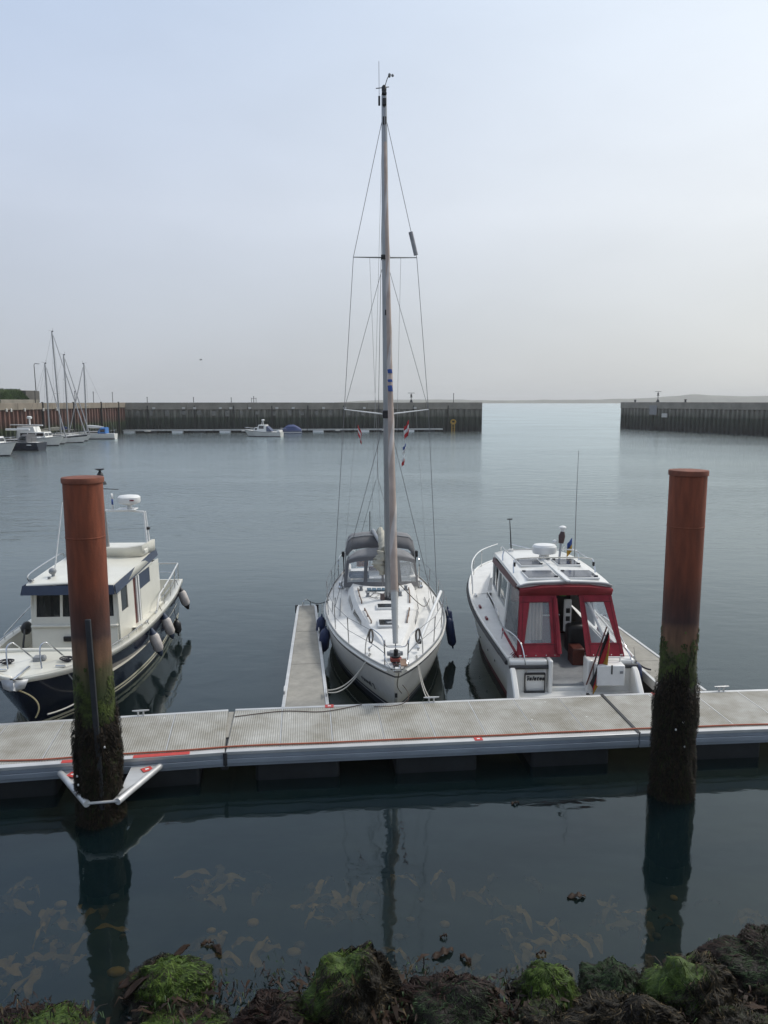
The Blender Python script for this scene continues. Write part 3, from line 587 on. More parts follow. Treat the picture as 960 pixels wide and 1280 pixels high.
# ------------------------------------------------------------------ two steel mooring piles
pilem = zmat('rusty_pile_steel', [(0, (.018, .022, .010)), (1.7, (.022, .028, .010)), (2.15, (.035, .048, .012)), (2.55, (.075, .065, .026)), (2.75, (.16, .085, .045)), (2.98, (.13, .065, .038)), (3.10, (.055, .026, .021)), (3.45, (.085, .027, .015)), (4.0, (.160, .040, .016)), (5.6, (.195, .049, .020))],
             .78, 5, .14, (1, 1, .16), .006, 26, .34, hi=6)
pilecap = mat('rusty_pile_cap', (.19, .058, .030), .8, var=.3, scale=7)
weedm = mat('dark_pile_weed', (.016, .011, .006), .7, var=.3, scale=3, island=.85, spec=.15)
weedg = mat('green_pile_weed', (.018, .027, .006), .7, var=.4, scale=3, island=.6, spec=.15)
crust = mat('pile_growth_crust', (.012, .009, .006), .95, var=.5, scale=9, bump=.03, bscale=22)
mossm = mat('pile_moss', (.058, .080, .014), .95, var=.6, scale=6, bump=.015, bscale=40)
def pile(label, x, y, top, seed, ztopweed, side):
    t = thing('mooring_pile', label, 'mooring pile', (x, y, 0), 0, 'rusty mooring piles'); rr = .292; g = random.Random(seed)
    part('shaft', pilem, t, lambda q: q.lathe((0, 0, 0), [(rr, z) for z in (-3, 0, 1, 2, 3, 4, 5, top - .06)], 48))
    part('cap', pilecap, t, lambda q: q.lathe((0, 0, 0), [(rr + .002, top - .085), (rr + .018, top - .08), (rr + .020, top - .02), (rr + .012, top), (rr - .05, top + .006), (.06, top + .012)], 48))
    part('weld_seam', pilem, t, lambda q: q.lathe((0, 0, 0), [(rr + .001, top - .93), (rr + .005, top - .925), (rr + .005, top - .91), (rr + .001, top - .905)], 48))
    def growth(q):
        n = 72; rings = []
        for j in range(46):
            z = -1.2 + (ztopweed + 1.2) * j / 45; ring = []
            for i in range(n):
                a = 2 * math.pi * i / n; c, s = math.cos(a), math.sin(a)
                e = min(1, max(0, (ztopweed + .5 * mnoise.noise((c * 1.7, s * 1.7, seed)) - z) / .55))
                k = rr - .006 + e * (.014 + .042 * (.5 + mnoise.noise((c * 2.4, s * 2.4, z * 2.2 + seed))) + .022 * mnoise.noise((c * 9, s * 9, z * 9 + seed))) + .02 * max(0, 1 - abs(z - .9))
                ring.append((k * c, k * s, z))
            rings.append(ring)
        q.loft(rings, True, False)
    part('growth', crust, t, growth, ang=80)
    def weed(q, n, z0, z1, lmin, lmax, wmin, wmax):
        for _ in range(n):
            a = g.uniform(0, 6.2832); z = g.uniform(z0, z1 + .3); l = g.uniform(lmin, lmax); wd = g.uniform(wmin, wmax); c, s = math.cos(a), math.sin(a)
            if z > z1 + .5 * mnoise.noise((c * 1.7, s * 1.7, seed)) - g.uniform(0, .55): continue
            k = rr + (.016 + .044 * min(1, max(0, (z1 + .1 - z) / .5))) * (.5 + mnoise.noise((c * 2.4, s * 2.4, z * 2.2 + seed))); tx, ty = -s, c; vs_ = []
            for j in range(4):
                f = j / 3; rad = k + .04 * math.sin(f * 2.2) + g.uniform(-.01, .03); wj = wd * (1, 1.2, .9, .25)[j]; ww = g.uniform(-.02, .02) * f
                for e in (-1, 1): vs_.append(((rad) * c + tx * (e * wj + ww), (rad) * s + ty * (e * wj + ww), z - l * f))
            q.add(vs_, [(0, 1, 3, 2), (2, 3, 5, 4), (4, 5, 7, 6)])
    tag(part('seaweed', weedm, t, lambda q: weed(q, 8500, -.1, ztopweed + .02, .04, .17, .003, .011)), kind='stuff')
    tag(part('green_seaweed', weedg, t, lambda q: weed(q, 1500, -.1, ztopweed - .2, .06, .2, .002, .007)), kind='stuff')
    def moss(q):
        for _ in range(3200):
            a = g.uniform(0, 6.2832); z = g.uniform(ztopweed - .2, ztopweed + .75); c, s = math.cos(a), math.sin(a)
            if mnoise.noise((c * 1.8, s * 1.8, z * 2 + seed)) + .9 - (z - ztopweed + .2) * 1.15 < g.uniform(0, .7): continue
            b = g.uniform(.008, .022); l = g.uniform(.02, .06); tx, ty = -s, c; k = rr + .003
            q.add([(k * c - tx * b, k * s - ty * b, z), (k * c + tx * b, k * s + ty * b, z), ((k + .016) * c + tx * b * .5, (k + .016) * s + ty * b * .5, z - l), ((k + .016) * c - tx * b * .5, (k + .016) * s - ty * b * .5, z - l)], [(0, 1, 2, 3)])
    tag(part('moss', mossm, t, moss), kind='stuff')
    for _ in range(3):
        a = -1.57 + g.uniform(-.7, .7); z = g.uniform(.7, 1.5)
        part('shell', whiteplast, t, lambda q: q.ell(((rr + .09) * math.cos(a), (rr + .09) * math.sin(a), z), (.016, .016, .02), 8, 5))
    return t
pl = pile('left rusty steel pile, mossy and weedy below, held in the pontoon bracket', -4.6, 11.79, 5.55, 11, 1.88, 1)
boxp('wear_strip', rubber, pl, (.115, -.305, 1.85), (.085, .05, 3.1), bevel=.01, ry=R(-1.2))
pr = pile('right rusty steel pile with a thick weedy foot, in front of the white motorboat', 4.94, 12.55, 5.59, 23, 2.25, 1)
# ------------------------------------------------------------------ the sailing yacht in the middle berth
def mirror(p): return Vector((-p[0], p[1], p[2]))
sy = thing('sailing_yacht', 'white sailing yacht with grey sprayhood moored bow-on in the middle berth', 'sailing yacht', (.27, 14.98, 0), R(2.7))
SH = Hull(10.6, [(0, .05), (.04, .33), (.1, .64), (.2, 1.04), (.3, 1.32), (.45, 1.56), (.6, 1.62), (.8, 1.45), (1, 1.08)],
          [(0, 1.32), (.3, 1.2), (.6, 1.1), (1, 1.12)], [(0, .012), (.1, .36), (.2, .70), (.3, 1.0), (.45, 1.32), (.6, 1.40), (.8, 1.18), (1, .75)],
          [(0, .25), (.2, .45), (.5, .6), (.8, .4), (1, .12)], .85, 1.55)
SH.build(sy, [(('s', 0), 0), (('s', -.13), 1), (('s', -.175), 0), (('s', -.38), 0), (.5, 0), (.33, 2), (.26, 3), (.235, 2), (.12, 2), (0, 2)], [hullw, mat('dark_cove_line', (.06, .06, .065), .5), antiblue, whiteplast], 34)
SH.deck(sy, deckw, .004, 1, .04, -.015, .05, 34)
SH.rail(sy, 'toe_rail', alu, .02, .01, 1, .012, -.015)
SH.rail(sy, 'rubbing_strake', gel, .026, .02, 1, -.06, .004)
# coachroof
CT = [(1.75, .22, .02), (2.4, .42, .12), (3.2, .62, .20), (4.2, .80, .27), (5.4, .94, .33), (6.6, 1.0, .37), (7.6, 1.0, .36)]
def dz(y): return interp(SH.zs, y / 10.6) + .02
cw = [(a, b) for a, b, c in CT]; ch = [(a, c) for a, b, c in CT]
def roofz(x, y):
    w = interp(cw, y) * .84; k = min(1, abs(x) / w); return dz(y) + interp(ch, y) + .05 * (1 - k * k) * min(1, w)
rings = []
for i in range(25):
    y = 1.75 + (7.6 - 1.75) * i / 24; wb = interp(cw, y); h = interp(ch, y); z = dz(y); wt = wb * .84
    ring = [(-wb, y, z - .02), (-wb * .93, y, z + h * .6)] + [(wt * k, y, roofz(wt * k, y)) for k in (-1, -.9, -.5, 0, .5, .9, 1)] + [(wb * .93, y, z + h * .6), (wb, y, z - .02)]
    rings.append(ring)
cr_ = MB().loft(rings, True, True).build('coachroof', deckw, sy, ang=40)
def wallpt(s, y, f):  # on the coachroof side, f = 0 base .. 1 top
    wb = interp(cw, y); h = interp(ch, y); z = dz(y); a = Vector((wb * 1.004 + .004, y, z)); b = Vector((wb * .93 + .006, y, z + h * .6)); q = a.lerp(b, f); return Vector((s * q.x, q.y, q.z))
for s in (-1, 1):
    for y0, y1 in ((3.5, 4.7), (5.0, 6.2)):
        MB().slab([wallpt(s, y0, .35), wallpt(s, y1, .3), wallpt(s, y1, .92), wallpt(s, y0 + .12, .9)], .006 * s).build('side_window', darkglass, cr_)
    for y0, y1 in ((3.1, 4.1), (4.75, 6.1)):
        xs_ = [(s * interp(cw, y) * .72, y) for y in (y0, (y0 + y1) / 2, y1)]
        b = MB(); b.tube(smoothpath([(x, y, roofz(x, y) + .055) for x, y in xs_], 5), .016, 6, squash=1.3)
        for x, y in xs_: b.box((x, y, roofz(x, y) + .022), (.03, .06, .06))
        b.build('grab_rail', mat('teak_rail', (.20, .13, .09), .7, var=.2), cr_)
    # genoa track on the side deck
    tubep('deck_track', alu, sy, [(s * 1.2, 4.6 + k * .4, dz(4.6 + k * .4) + .02) for k in range(6)], .014, 5)
def hatch(y, w, l):
    z = roofz(0, y); hf = MB().box((-.04, y, z + .02), (w, l, .06)).build('hatch', whiteplast, cr_, bevel=.015)
    MB().box((-.04, y, z + .054), (w * .82, l * .82, .016)).build('hatch_pane', hatchglass, cr_, bevel=.004); return z
z_ = hatch(2.95, .50, .52); hatch(4.25, .46, .40)
MB().box((.03, 2.9, z_ + .066), (.2, .13, .006), rz=.3).build('hatch_sticker', grey_mid, cr_)
# blue-grey vent grille of four panes ahead of the sprayhood
for k in range(4):
    MB().box((-.40 + k * .135, 5.95, roofz(0, 5.95) + .03), (.12, .24, .03)).build('skylight_pane', mat('blue_skylight', (.10, .17, .23), .15, var=.2), cr_, bevel=.006)
boxp('skylight_pane', mat('blue_skylight', (.1, .17, .23), .15), cr_, (.38, 5.95, roofz(.38, 5.95) + .03), (.13, .24, .03), bevel=.006)
# winches, deck blocks and halyard tails round the mast foot
for x, y in ((-.45, 5.35), (.42, 5.4), (-.62, 6.05), (.62, 6.05)):
    part('winch', grey_mid, sy, lambda q: q.lathe((x, y, roofz(x, y) - .01), [(.065, 0), (.06, .03), (.042, .06), (.042, .1), (.06, .13), (.05, .14)], 12))
for k in range(5):
    a = (-.2 + k * .1, 4.95, roofz(0, 4.9) + .05); b = (random.uniform(-.55, .55), 5.8, roofz(.4, 5.8) + .03)
    tubep('halyard_tail', ropew if k % 2 else roped, sy, smoothpath([a, (a[0] * 1.6 + random.uniform(-.1, .1), 5.25, roofz(.2, 5.2) + .02), b], 5), .009, 5)
# mast, masthead and spreaders
mx0, my0, mz0 = .085, 5.1, roofz(0, 5.1) - .02; MT = 14.05
def mp(z): f = (z - mz0) / (MT - mz0); return Vector((mx0 - .11 * f, my0 + .05 * f, z))
mastm = MB(); mastm.tube([mp(mz0 + (MT - mz0) * i / 10) for i in range(11)], [.074] * 8 + [.068, .06, .052], 14, squash=1.25)
mast = mastm.build('mast', alu, sy)
MB().box(mp(mz0 + .02), (.3, .34, .06)).build('mast_collar', black, mast, bevel=.015)
for dx in (-.16, .13): MB().box((mx0 + dx, my0 - .12, mz0 + .1), (.12, .12, .16)).build('mast_block', mat('brown_grey_fitting', (.10, .07, .065), .5), sy, bevel=.02)
for z, hw, tip in ((6.36, 1.09, .12), (10.25, .80, .03)):
    c = mp(z); MB().box((c.x, c.y, z), (.22, .28, .20 if z < 8 else .1)).build('spreader_bracket', black, mast, bevel=.02)
    for s in (-1, 1):
        tubep('spreader', whiteplast if z < 8 else alu, sy, [c + Vector((s * .06, .02, 0)), c + Vector((s * hw, .16, tip))], [.034, .02], 8, squash=.6)
TIP = {(s, k): mp(z) + Vector((s * hw, .16, tip)) for s in (-1, 1) for k, (z, hw, tip) in enumerate(((6.36, 1.09, .12), (10.25, .80, .03)))}
hd = mp(MT - .55)
for s in (-1, 1):
    cp_ = Vector((s * 1.40, 5.05, 1.15))
    tubep('cap_shroud', wire, sy, [cp_, TIP[s, 0], TIP[s, 1], hd + Vector((s * .05, 0, 0))], .0075, 5)
    tubep('intermediate_shroud', wire, sy, [TIP[s, 0], mp(10.1) + Vector((s * .05, 0, 0))], .006, 5)
    tubep('lower_shroud', wire, sy, [(s * 1.34, 5.45, 1.18), mp(6.2) + Vector((s * .06, .05, 0))], .0075, 5)
    tubep('backstay_leg', wire, sy, [(s * .85, 10.45, 1.2), (s * .03 - .06, 8.9, 4.3)], .006, 5)
    for q, w in ((cp_, .9), (Vector((s * 1.34, 5.45, 1.18)), .8)): tubep('turnbuckle', steel, sy, [q, q + Vector((-s * .01, -.01, .28))], .014, 6)
    tubep('flag_halyard', mat('thin_grey_cord', (.3, .3, .3), .9), sy, [(s * 1.2, 5.2, 1.2), TIP[s, 0].lerp(mp(6.4), .3)], .003, 4)
    tubep('halyard', mat('pale_halyard', (.33, .33, .33), .9), sy, [mp(mz0 + .3) + Vector((s * .14, .12, 0)), mp(10.2) + Vector((s * .39, .1, 0)), mp(10.25) + Vector((s * .39, .1, 0))], .004, 4)
tubep('backstay', wire, sy, [(-.06, 8.9, 4.3), mp(MT) + Vector((0, .1, 0))], .0075, 5)
tubep('topping_lift', mat('pale_halyard', (.33, .33, .33), .9), sy, [(-.25, 8.7, 2.55), mp(MT - .05) + Vector((-.02, .1, 0))], .004, 4)
# masthead gear
mh = MB().box(mp(MT + .03), (.12, .22, .07)).build('masthead', black, mast, bevel=.02)
part('tricolour_light', black, mast, lambda q: q.lathe(mp(MT + .07), [(.05, 0), (.06, .04), (.06, .13), (.03, .17)], 10))
tubep('antenna', wire, mast, [mp(MT) + Vector((-.12, 0, 0)), mp(MT + .78) + Vector((-.12, 0, 0))], .006, 5)
tubep('wind_sensor', wire, mast, smoothpath([mp(MT + .05) + Vector((-.02, -.05, 0)), mp(MT + .25) + Vector((.06, -.35, 0)), mp(MT + .3) + Vector((.13, -.5, 0))], 4), .01, 5)
for a in (0, 2.1, 4.2): part('wind_cup', grey_mid, mast, lambda q: q.ell(mp(MT + .27) + Vector((.13 + .05 * math.cos(a), -.5 + .05 * math.sin(a), 0)), (.035, .035, .035), 8, 5))
tubep('wind_vane', wire, mast, [mp(MT + .16) + Vector((-.2, 0, 0)), mp(MT + .2) + Vector((.12, 0, 0))], .012, 5)
for dz_, dx_, dd_ in ((-.18, .0, (.09, .1, .16)), (-.6, .0, (.09, .1, .16)), (-.12, -.12, (.05, .05, .22))): boxp('masthead_block', black, mast, mp(MT + dz_) + Vector((dx_, -.1 if dx_ == 0 else 0, 0)), dd_, bevel=.01)
part('steaming_light', black, mast, lambda q: q.box(mp(8.9) + Vector((0, -.11, 0)), (.06, .07, .13)), bevel=.01)
rr0, rr1 = TIP[1, 1] + Vector((-.02, 0, .06)), TIP[1, 1].lerp(hd, .0) + Vector((-.16, 0, .62))
tubep('radar_reflector', mat('grey_reflector', (.30, .30, .31), .6, var=.2), sy, [rr0, rr1], .055, 10)
# furled genoa on the forestay
fs0, fs1 = Vector((.0, .55, 1.42)), mp(MT - .35) + Vector((0, -.12, 0))
def furlmat():
    m = bpy.data.materials.new('furled_genoa_cloth'); m.use_nodes = True; nt = m.node_tree; p = nt.nodes['Principled BSDF']; p.inputs['Roughness'].default_value = .9
    t = N(nt, 'ShaderNodeTexCoord'); s = N(nt, 'ShaderNodeSeparateXYZ'); nt.links.new(t.outputs['Object'], s.inputs[0])
    # helical edge band: angle round the stay plus height
    at_ = N(nt, 'ShaderNodeAttribute', attribute_name='twist'); fr_ = N(nt, 'ShaderNodeMath', operation='FRACT'); nt.links.new(at_.outputs['Fac'], fr_.inputs[0])
    r = N(nt, 'ShaderNodeValToRGB'); r.color_ramp.interpolation = 'LINEAR'
    e = r.color_ramp.elements; e[0].position = 0; e[0].color = (.50, .45, .42, 1); e[1].position = .2; e[1].color = (.46, .42, .39, 1)
    x = e.new(.24); x.color = (.34, .27, .23, 1); x = e.new(.94); x.color = (.40, .325, .28, 1); x = e.new(1); x.color = (.48, .44, .41, 1)
    nt.links.new(fr_.outputs[0], r.inputs[0])
    n = N(nt, 'ShaderNodeTexNoise'); n.inputs['Scale'].default_value = 3; n.inputs['Detail'].default_value = 4; nt.links.new(t.outputs['Object'], n.inputs['Vector'])
    mr = N(nt, 'ShaderNodeMapRange'); mr.inputs[1].default_value = .3; mr.inputs[2].default_value = .7; mr.inputs[3].default_value = .8; mr.inputs[4].default_value = 1.12; nt.links.new(n.outputs[0], mr.inputs[0])
    sc = N(nt, 'ShaderNodeVectorMath', operation='SCALE'); nt.links.new(r.outputs[0], sc.inputs[0]); nt.links.new(mr.outputs[0], sc.inputs['Scale']); nt.links.new(sc.outputs[0], p.inputs['Base Color'])
    return m
FM = furlmat(); nseg, nn = 150, 18; rings = []; tw = []
ax = (fs1 - fs0).normalized(); sx_ = ax.cross(Vector((0, 1, 0))).normalized(); sy_ = sx_.cross(ax).normalized()
for i in range(nseg + 1):
    f = .105 + (.93 - .105) * i / nseg; rad = (.086 - .054 * f) * (1 + .05 * mnoise.noise((f * 30, 0, 0))); L_ = f * 12.5; c = fs0.lerp(fs1, f); ring = []
    for k in range(nn):
        a = 2 * math.pi * k / nn; tv = a / (2 * math.pi) + L_ / 1.9; ph = tv % 1
        ring.append(c + (sx_ * math.cos(a) + sy_ * math.sin(a)) * rad * (1 + .16 * math.exp(-((ph - .1) / .12) ** 2))); tw.append(tv + .0001)
    rings.append(ring)
b = MB().loft(rings, True, False); fo = b.build('furled_genoa', FM, sy, ang=70)
at_ = fo.data.attributes.new('twist', 'FLOAT', 'POINT'); at_.data.foreach_set('value', [t_ % 1000 for t_ in tw])
for f, mm, rad, ln in ((.478, flagblue, .064, .012), (.462, flagblue, .066, .008), (.445, flagblue, .066, .018)):
    a_, b_ = fs0.lerp(fs1, f), fs0.lerp(fs1, f + ln * .6)
    part('sail_emblem', mm, sy, lambda q: q.loft([[c + (sx_ * math.cos(g) + sy_ * math.sin(g)) * rad * 1.17 for g in [-2.4 + 1.5 * k / 6 + (.25 if mm is flagblue and j else 0) for k in range(7)]] for j, c in enumerate((a_, b_))], False, False))
sleeve = []; 
for i in range(40): sleeve.append(fs0.lerp(fs1, .022 + .085 * i / 39))
tubep('sail_sleeve', mat('pale_ribbed_sleeve', (.50, .50, .48), .8, var=.1), sy, sleeve, [.052 + (.005 if i % 2 else 0) + .0007 * i for i in range(40)], 14)
tubep('forestay', wire, sy, [Vector((.0, .30, 1.32)), fs0, fs1], .01, 6)
part('furling_drum', black, sy, lambda q: q.lathe(fs0 + Vector((0, -.02, -.04)), [(.05, -.06), (.095, -.05), (.095, -.03), (.05, -.02), (.05, .06), (.095, .07), (.095, .09), (.05, .1), (.045, .22)], 14))
# coiled sheet hanging beside the furled sail
part('coiled_sheet', mat('grey_brown_rope', (.17, .15, .13), .95, var=.3, scale=40), sy, lambda q: [q.tube([(.19 + .035 * math.cos(a) + random.uniform(-.012, .012), 3.1 + .02 * k + .05 * math.sin(a), 2.0 + .45 * math.cos(a) * (.9 + .03 * k) - .1) for a in [2 * math.pi * j / 14 for j in range(14)]], .013, 5, closed=True) for k in range(5)])
tubep('jib_sheet', mat('grey_brown_rope', (.17, .15, .13), .95), sy, smoothpath([(.12, 2.75, 2.55), (.2, 3.1, 2.42), (.95, 4.6, 1.42), (1.28, 6.0, 1.25)], 6), .011, 5)
# boom with the stowed mainsail
tubep('boom', alu, sy, [(mx0 - .01, my0 + .15, 2.65), (-.2, 8.8, 2.72)], .06, 10)
def bundle(q):
    n = 16; rr_ = []
    for i in range(26):
        f = i / 25; y = my0 + .12 + f * 3.6; wv = 1 + .18 * math.sin(f * 60) + .25 * mnoise.noise((f * 9, 2, 0)); w_ = (.17 - .08 * f) * wv; h_ = (.19 - .07 * f) * (1 + .12 * math.sin(f * 42))
        rr_.append([(mx0 - .03 - .03 * f + w_ * math.cos(a) * (1 + .2 * math.sin(3 * a + f * 30)), y, 2.72 + h_ * math.sin(a)) for a in [2 * math.pi * k / n for k in range(n)]])
    q.loft(rr_, True, True)
part('stowed_mainsail', sailwhite, sy, bundle, ang=70)
def drop(q):
    rr_ = []
    for i in range(22):
        f = i / 21; z = 2.78 - f * .66; w_ = .12 * math.sin(math.pi * (.15 + .8 * f)) * (1 + .5 * mnoise.noise((f * 11, 4, 0))) + .03
        rr_.append([(mx0 - .20 + .05 * math.sin(f * 9) + w_ * math.cos(a) * (1 + .35 * math.sin(5 * a + f * 16) + .2 * math.sin(f * 55 + a)), my0 + .1 + w_ * .9 * math.sin(a), z) for a in [2 * math.pi * k / 16 for k in range(16)]])
    q.loft(rr_, True, True)
part('sail_folds', sailwhite, sy, drop, ang=70)
# sprayhood: canvas frame with clear windows
def hoodpt(k, f):
    """k -1..1 across, f 0 base .. 1 top of the window panel."""
    y0 = 6.35 + .95 * abs(k) ** 2.2; y1 = 6.95 + .42 * abs(k) ** 2.4
    zb = roofz(0, 6.4) + .0 - (.22 * abs(k) ** 3); zt = 2.27 - .20 * abs(k) ** 3
    w0, w1 = 1.10, 1.0
    return Vector((k * (w0 + (w1 - w0) * f), y0 + (y1 - y0) * f, zb + (zt - zb) * f))
def strip(q, k0, k1, f0, f1, n=6, th=.014):
    a = [[hoodpt(k0 + (k1 - k0) * i / n, f) for f in (f0, f1)] for i in range(n + 1)]
    q.loft([[r[0], r[1], r[1] + Vector((0, th, 0)), r[0] + Vector((0, th, 0))] for r in a], True, True)
hood = MB(); strip(hood, -1, 1, -.05, .14, 20); strip(hood, -1, 1, .86, 1.0, 20)
for k0, k1 in ((-1, -.93), (-.5, -.40), (-.03, .03), (.40, .50), (.93, 1)): strip(hood, k0, k1, .13, .87, 3)
hood.build('sprayhood_front', canvasdark, sy)
for k0, k1 in ((-.93, -.5), (-.40, -.03), (.03, .40), (.50, .93)):
    q = MB(); strip(q, k0 + .002, k1 - .002, .14, .86, 6, .004); q.build('sprayhood_window', clear, sy)
def hoodtop(q):
    rr_ = []
    for f in (0, .25, .5, .75, 1):
        rr_.append([hoodpt(k, 1) + Vector((0, f * .75 * (1 - .35 * abs(k) ** 2), .14 * math.sin(f * 1.7) * (1 - abs(k) ** 4) - .02 * f)) for k in [-1 + i / 10 for i in range(21)]])
    q.loft(rr_, False, False)
o = part('sprayhood_top', canvasgrey, sy, hoodtop, ang=60); md = o.modifiers.new('t', 'SOLIDIFY'); md.thickness = .012
for s in (-1, 1):
    q = MB().slab([hoodpt(s, 0) + Vector((0, .01, 0)), hoodpt(s, 1) + Vector((0, .01, 0)), hoodpt(s, 1) + Vector((0, .5, -.02)), hoodpt(s, 0) + Vector((0, .75, 0))], .012); q.build('sprayhood_side', canvasgrey, sy)
# things seen through the hood windows: orange lifebuoy bag, cockpit cushions, a folded blue cloth
boxp('orange_bag', mat('orange_fabric', (.62, .20, .03), .8), sy, (-.55, 7.55, 2.02), (.34, .12, .34), bevel=.04)
boxp('cushion', mat('grey_blue_cushion', (.10, .12, .17), .9, var=.3), sy, (-.6, 7.3, 1.66), (.7, .4, .16), bevel=.06)
boxp('cushion', mat('pale_cushion', (.45, .46, .48), .9, var=.3), sy, (.58, 7.5, 1.78), (.62, .35, .4), bevel=.09)
boxp('companionway', mahog, sy, (0, 7.66, 1.45), (.75, .1, .75), bevel=.01)
boxp('companionway_hatch', whiteplast, sy, (-.02, 7.0, 1.72), (.72, .9, .05), bevel=.015)
# cockpit tent behind the sprayhood
def tentring(y, k0=1.0, top=2.62):
    return [(-1.06, y, 1.45), (-1.04, y, 2.2), (-.98, y, top - .14), (-.86, y, top - .03), (-.5, y, top + .02), (0, y, top + .035), (.5, y, top + .02), (.86, y, top - .03), (.98, y, top - .14), (1.04, y, 2.2), (1.06, y, 1.45)]
o = MB().loft([tentring(8.3), tentring(8.8, 1, 2.66), tentring(9.6, 1, 2.5)], False, False).build('cockpit_tent', canvasgrey, sy, ang=50); md = o.modifiers.new('t', 'SOLIDIFY'); md.thickness = .012
q = MB(); rg_ = tentring(8.28); q.loft([[p for p in rg_[1:-1]], [(p[0] * .97, 8.0, max(2.16, p[2] - .22) - .1) for p in rg_[1:-1]]], False, False); o = q.build('tent_front', canvasdark, sy, ang=50); md = o.modifiers.new('t', 'SOLIDIFY'); md.thickness = .012
tubep('tent_bow', mat('pale_piping', (.42, .42, .41), .8), sy, [(p[0] * 1.005, 8.28, p[2] + .012) for p in tentring(8.28)], .02, 6)
for s in (-1, 1):
    boxp('cockpit_coaming', deckw, sy, (s * .98, 8.8, 1.27), (.2, 2.4, .32), bevel=.04)
    part('cockpit_winch', steel, sy, lambda q: q.lathe((s * 1.2, 7.9, 1.12), [(.085, 0), (.08, .05), (.055, .08), (.055, .15), (.075, .18), (.06, .2)], 12))
# pulpit: two tall loops and the open front rail
def tub(name, pts, r=.0135, k=5): return tubep(name, steel, sy, smoothpath(pts, k), r, 8)
for s in (-1, 1):
    tub('pulpit', [(s * .62, 1.15, 1.30), (s * .60, 1.08, 1.6), (s * .52, .98, 1.90), (s * .40, .72, 1.93), (s * .27, .42, 1.86), (s * .24, .36, 1.6), (s * .24, .34, 1.33)])
    tub('pulpit_lower_rail', [(s * .55, 1.02, 1.62), (s * .4, .75, 1.6), (s * .25, .38, 1.58)], .011)
tub('pulpit_front', [(-.25, .36, 1.55), (-.22, .12, 1.50), (-.14, -.06, 1.42), (0, -.12, 1.40), (.14, -.06, 1.42), (.22, .12, 1.50), (.25, .36, 1.55)])
tub('pulpit_bridge', [(-.24, .36, 1.86), (-.2, .5, 1.68), (0, .52, 1.66), (.2, .5, 1.68), (.24, .36, 1.86)], .012)
boxp('pulpit_step', teak, sy, (.13, .12, 1.46), (.13, .42, .025), bevel=.005)
# stemhead, bow roller, anchor chain
boxp('stemhead_fitting', steel, sy, (0, .12, 1.345), (.17, .42, .05), bevel=.008); boxp('anchor_bracket', mat('rusty_red_fitting', (.26, .055, .04), .6, var=.2), sy, (0, .5, 1.40), (.24, .14, .07), bevel=.012)
part('bow_roller', whiteplast, sy, lambda q: q.cyl((-.05, -.02, 1.36), (.05, -.02, 1.36), .055))
tubep('bow_rope', mat('tarred_rope', (.06, .055, .03), .95), sy, smoothpath([(.02, .3, 1.4), (.03, -.06, 1.35), (.0, .06, 1.0), (.10, .2, .78)], 5), .009, 6); boxp('bow_eye', black, sy, (.0, .40, .66), (.05, .06, .09), bevel=.01)
part('windlass', grey_mid, sy, lambda q: (q.box((0, .82, 1.40), (.22, .2, .14)), q.cyl((-.17, .82, 1.42), (.17, .82, 1.42), .05)), bevel=.02)
for s in (-1, 1):
    part('bow_cleat', steel, sy, lambda q: (q.tube([(s * .52 - .05 * s, 1.42, 1.40), (s * .55, 1.2, 1.40)], .014, 6), q.box((s * .53, 1.31, 1.36), (.04, .08, .08))))
    tubep('rope_coil', mat('grey_brown_rope', (.17, .15, .13), .95), sy, [(s * .50 + (.03 + .008 * (j // 12)) * math.cos(a), 1.0 + .012 * (j // 12), 1.74 + (.13 + .012 * (j // 12)) * math.sin(a)) for j, a in enumerate([2 * math.pi * i / 12 for i in range(48)])], .009, 5)
# stanchions and lifelines
for s in (-1, 1):
    us = (.2, .32, .46, .6, .74, .87); tops = []
    for u in us:
        q = SH.sheer(u, 0, -.07); q.x *= s; tp = q + Vector((s * .03, 0, .60)); tops.append(tp); tubep('stanchion', steel, sy, [q, tp], .0125, 7)
    st = Vector((s * .54, 1.0, 1.9))
    tubep('lifeline', wire, sy, [st] + tops, .0055, 5); tubep('lifeline', wire, sy, [st - Vector((0, 0, .28))] + [p - Vector((0, 0, .29)) for p in tops], .0055, 5)
    tub('pushpit', [tuple(SH.sheer(.87, .0, -.07) * 1) if 0 else (s * 1.28, 9.22, 1.12), (s * 1.28, 9.25, 1.7), (s * 1.12, 10.1, 1.75), (s * .75, 10.5, 1.75), (s * .7, 10.5, 1.15)])
# outboard / horseshoe bracket on the pushpit and navigation lights on poles aft
part('stern_light', black, sy, lambda q: (q.box((-1.13, 8.7, 2.0), (.09, .12, .16)), q.cyl((-1.1, 8.7, 1.2), (-1.12, 8.7, 2.0), .018)), bevel=.01)
part('horseshoe_bracket', black, sy, lambda q: (q.box((1.15, 8.9, 1.95), (.12, .12, .2)), q.cyl((1.12, 8.9, 1.2), (1.15, 8.9, 1.95), .018)), bevel=.01)
tubep('vhf_antenna', black, sy, [(-.25, 10.3, 1.2), (-.25, 10.3, 3.1)], .016, 6)
# spinnaker pole stowed on the right side deck
tubep('spinnaker_pole', whiteplast, sy, [(.62, 1.75, 1.40), (1.42, 4.6, 1.80)], .042, 10); part('pole_end', black, sy, lambda q: q.box((.60, 1.68, 1.40), (.08, .14, .08)), bevel=.015)
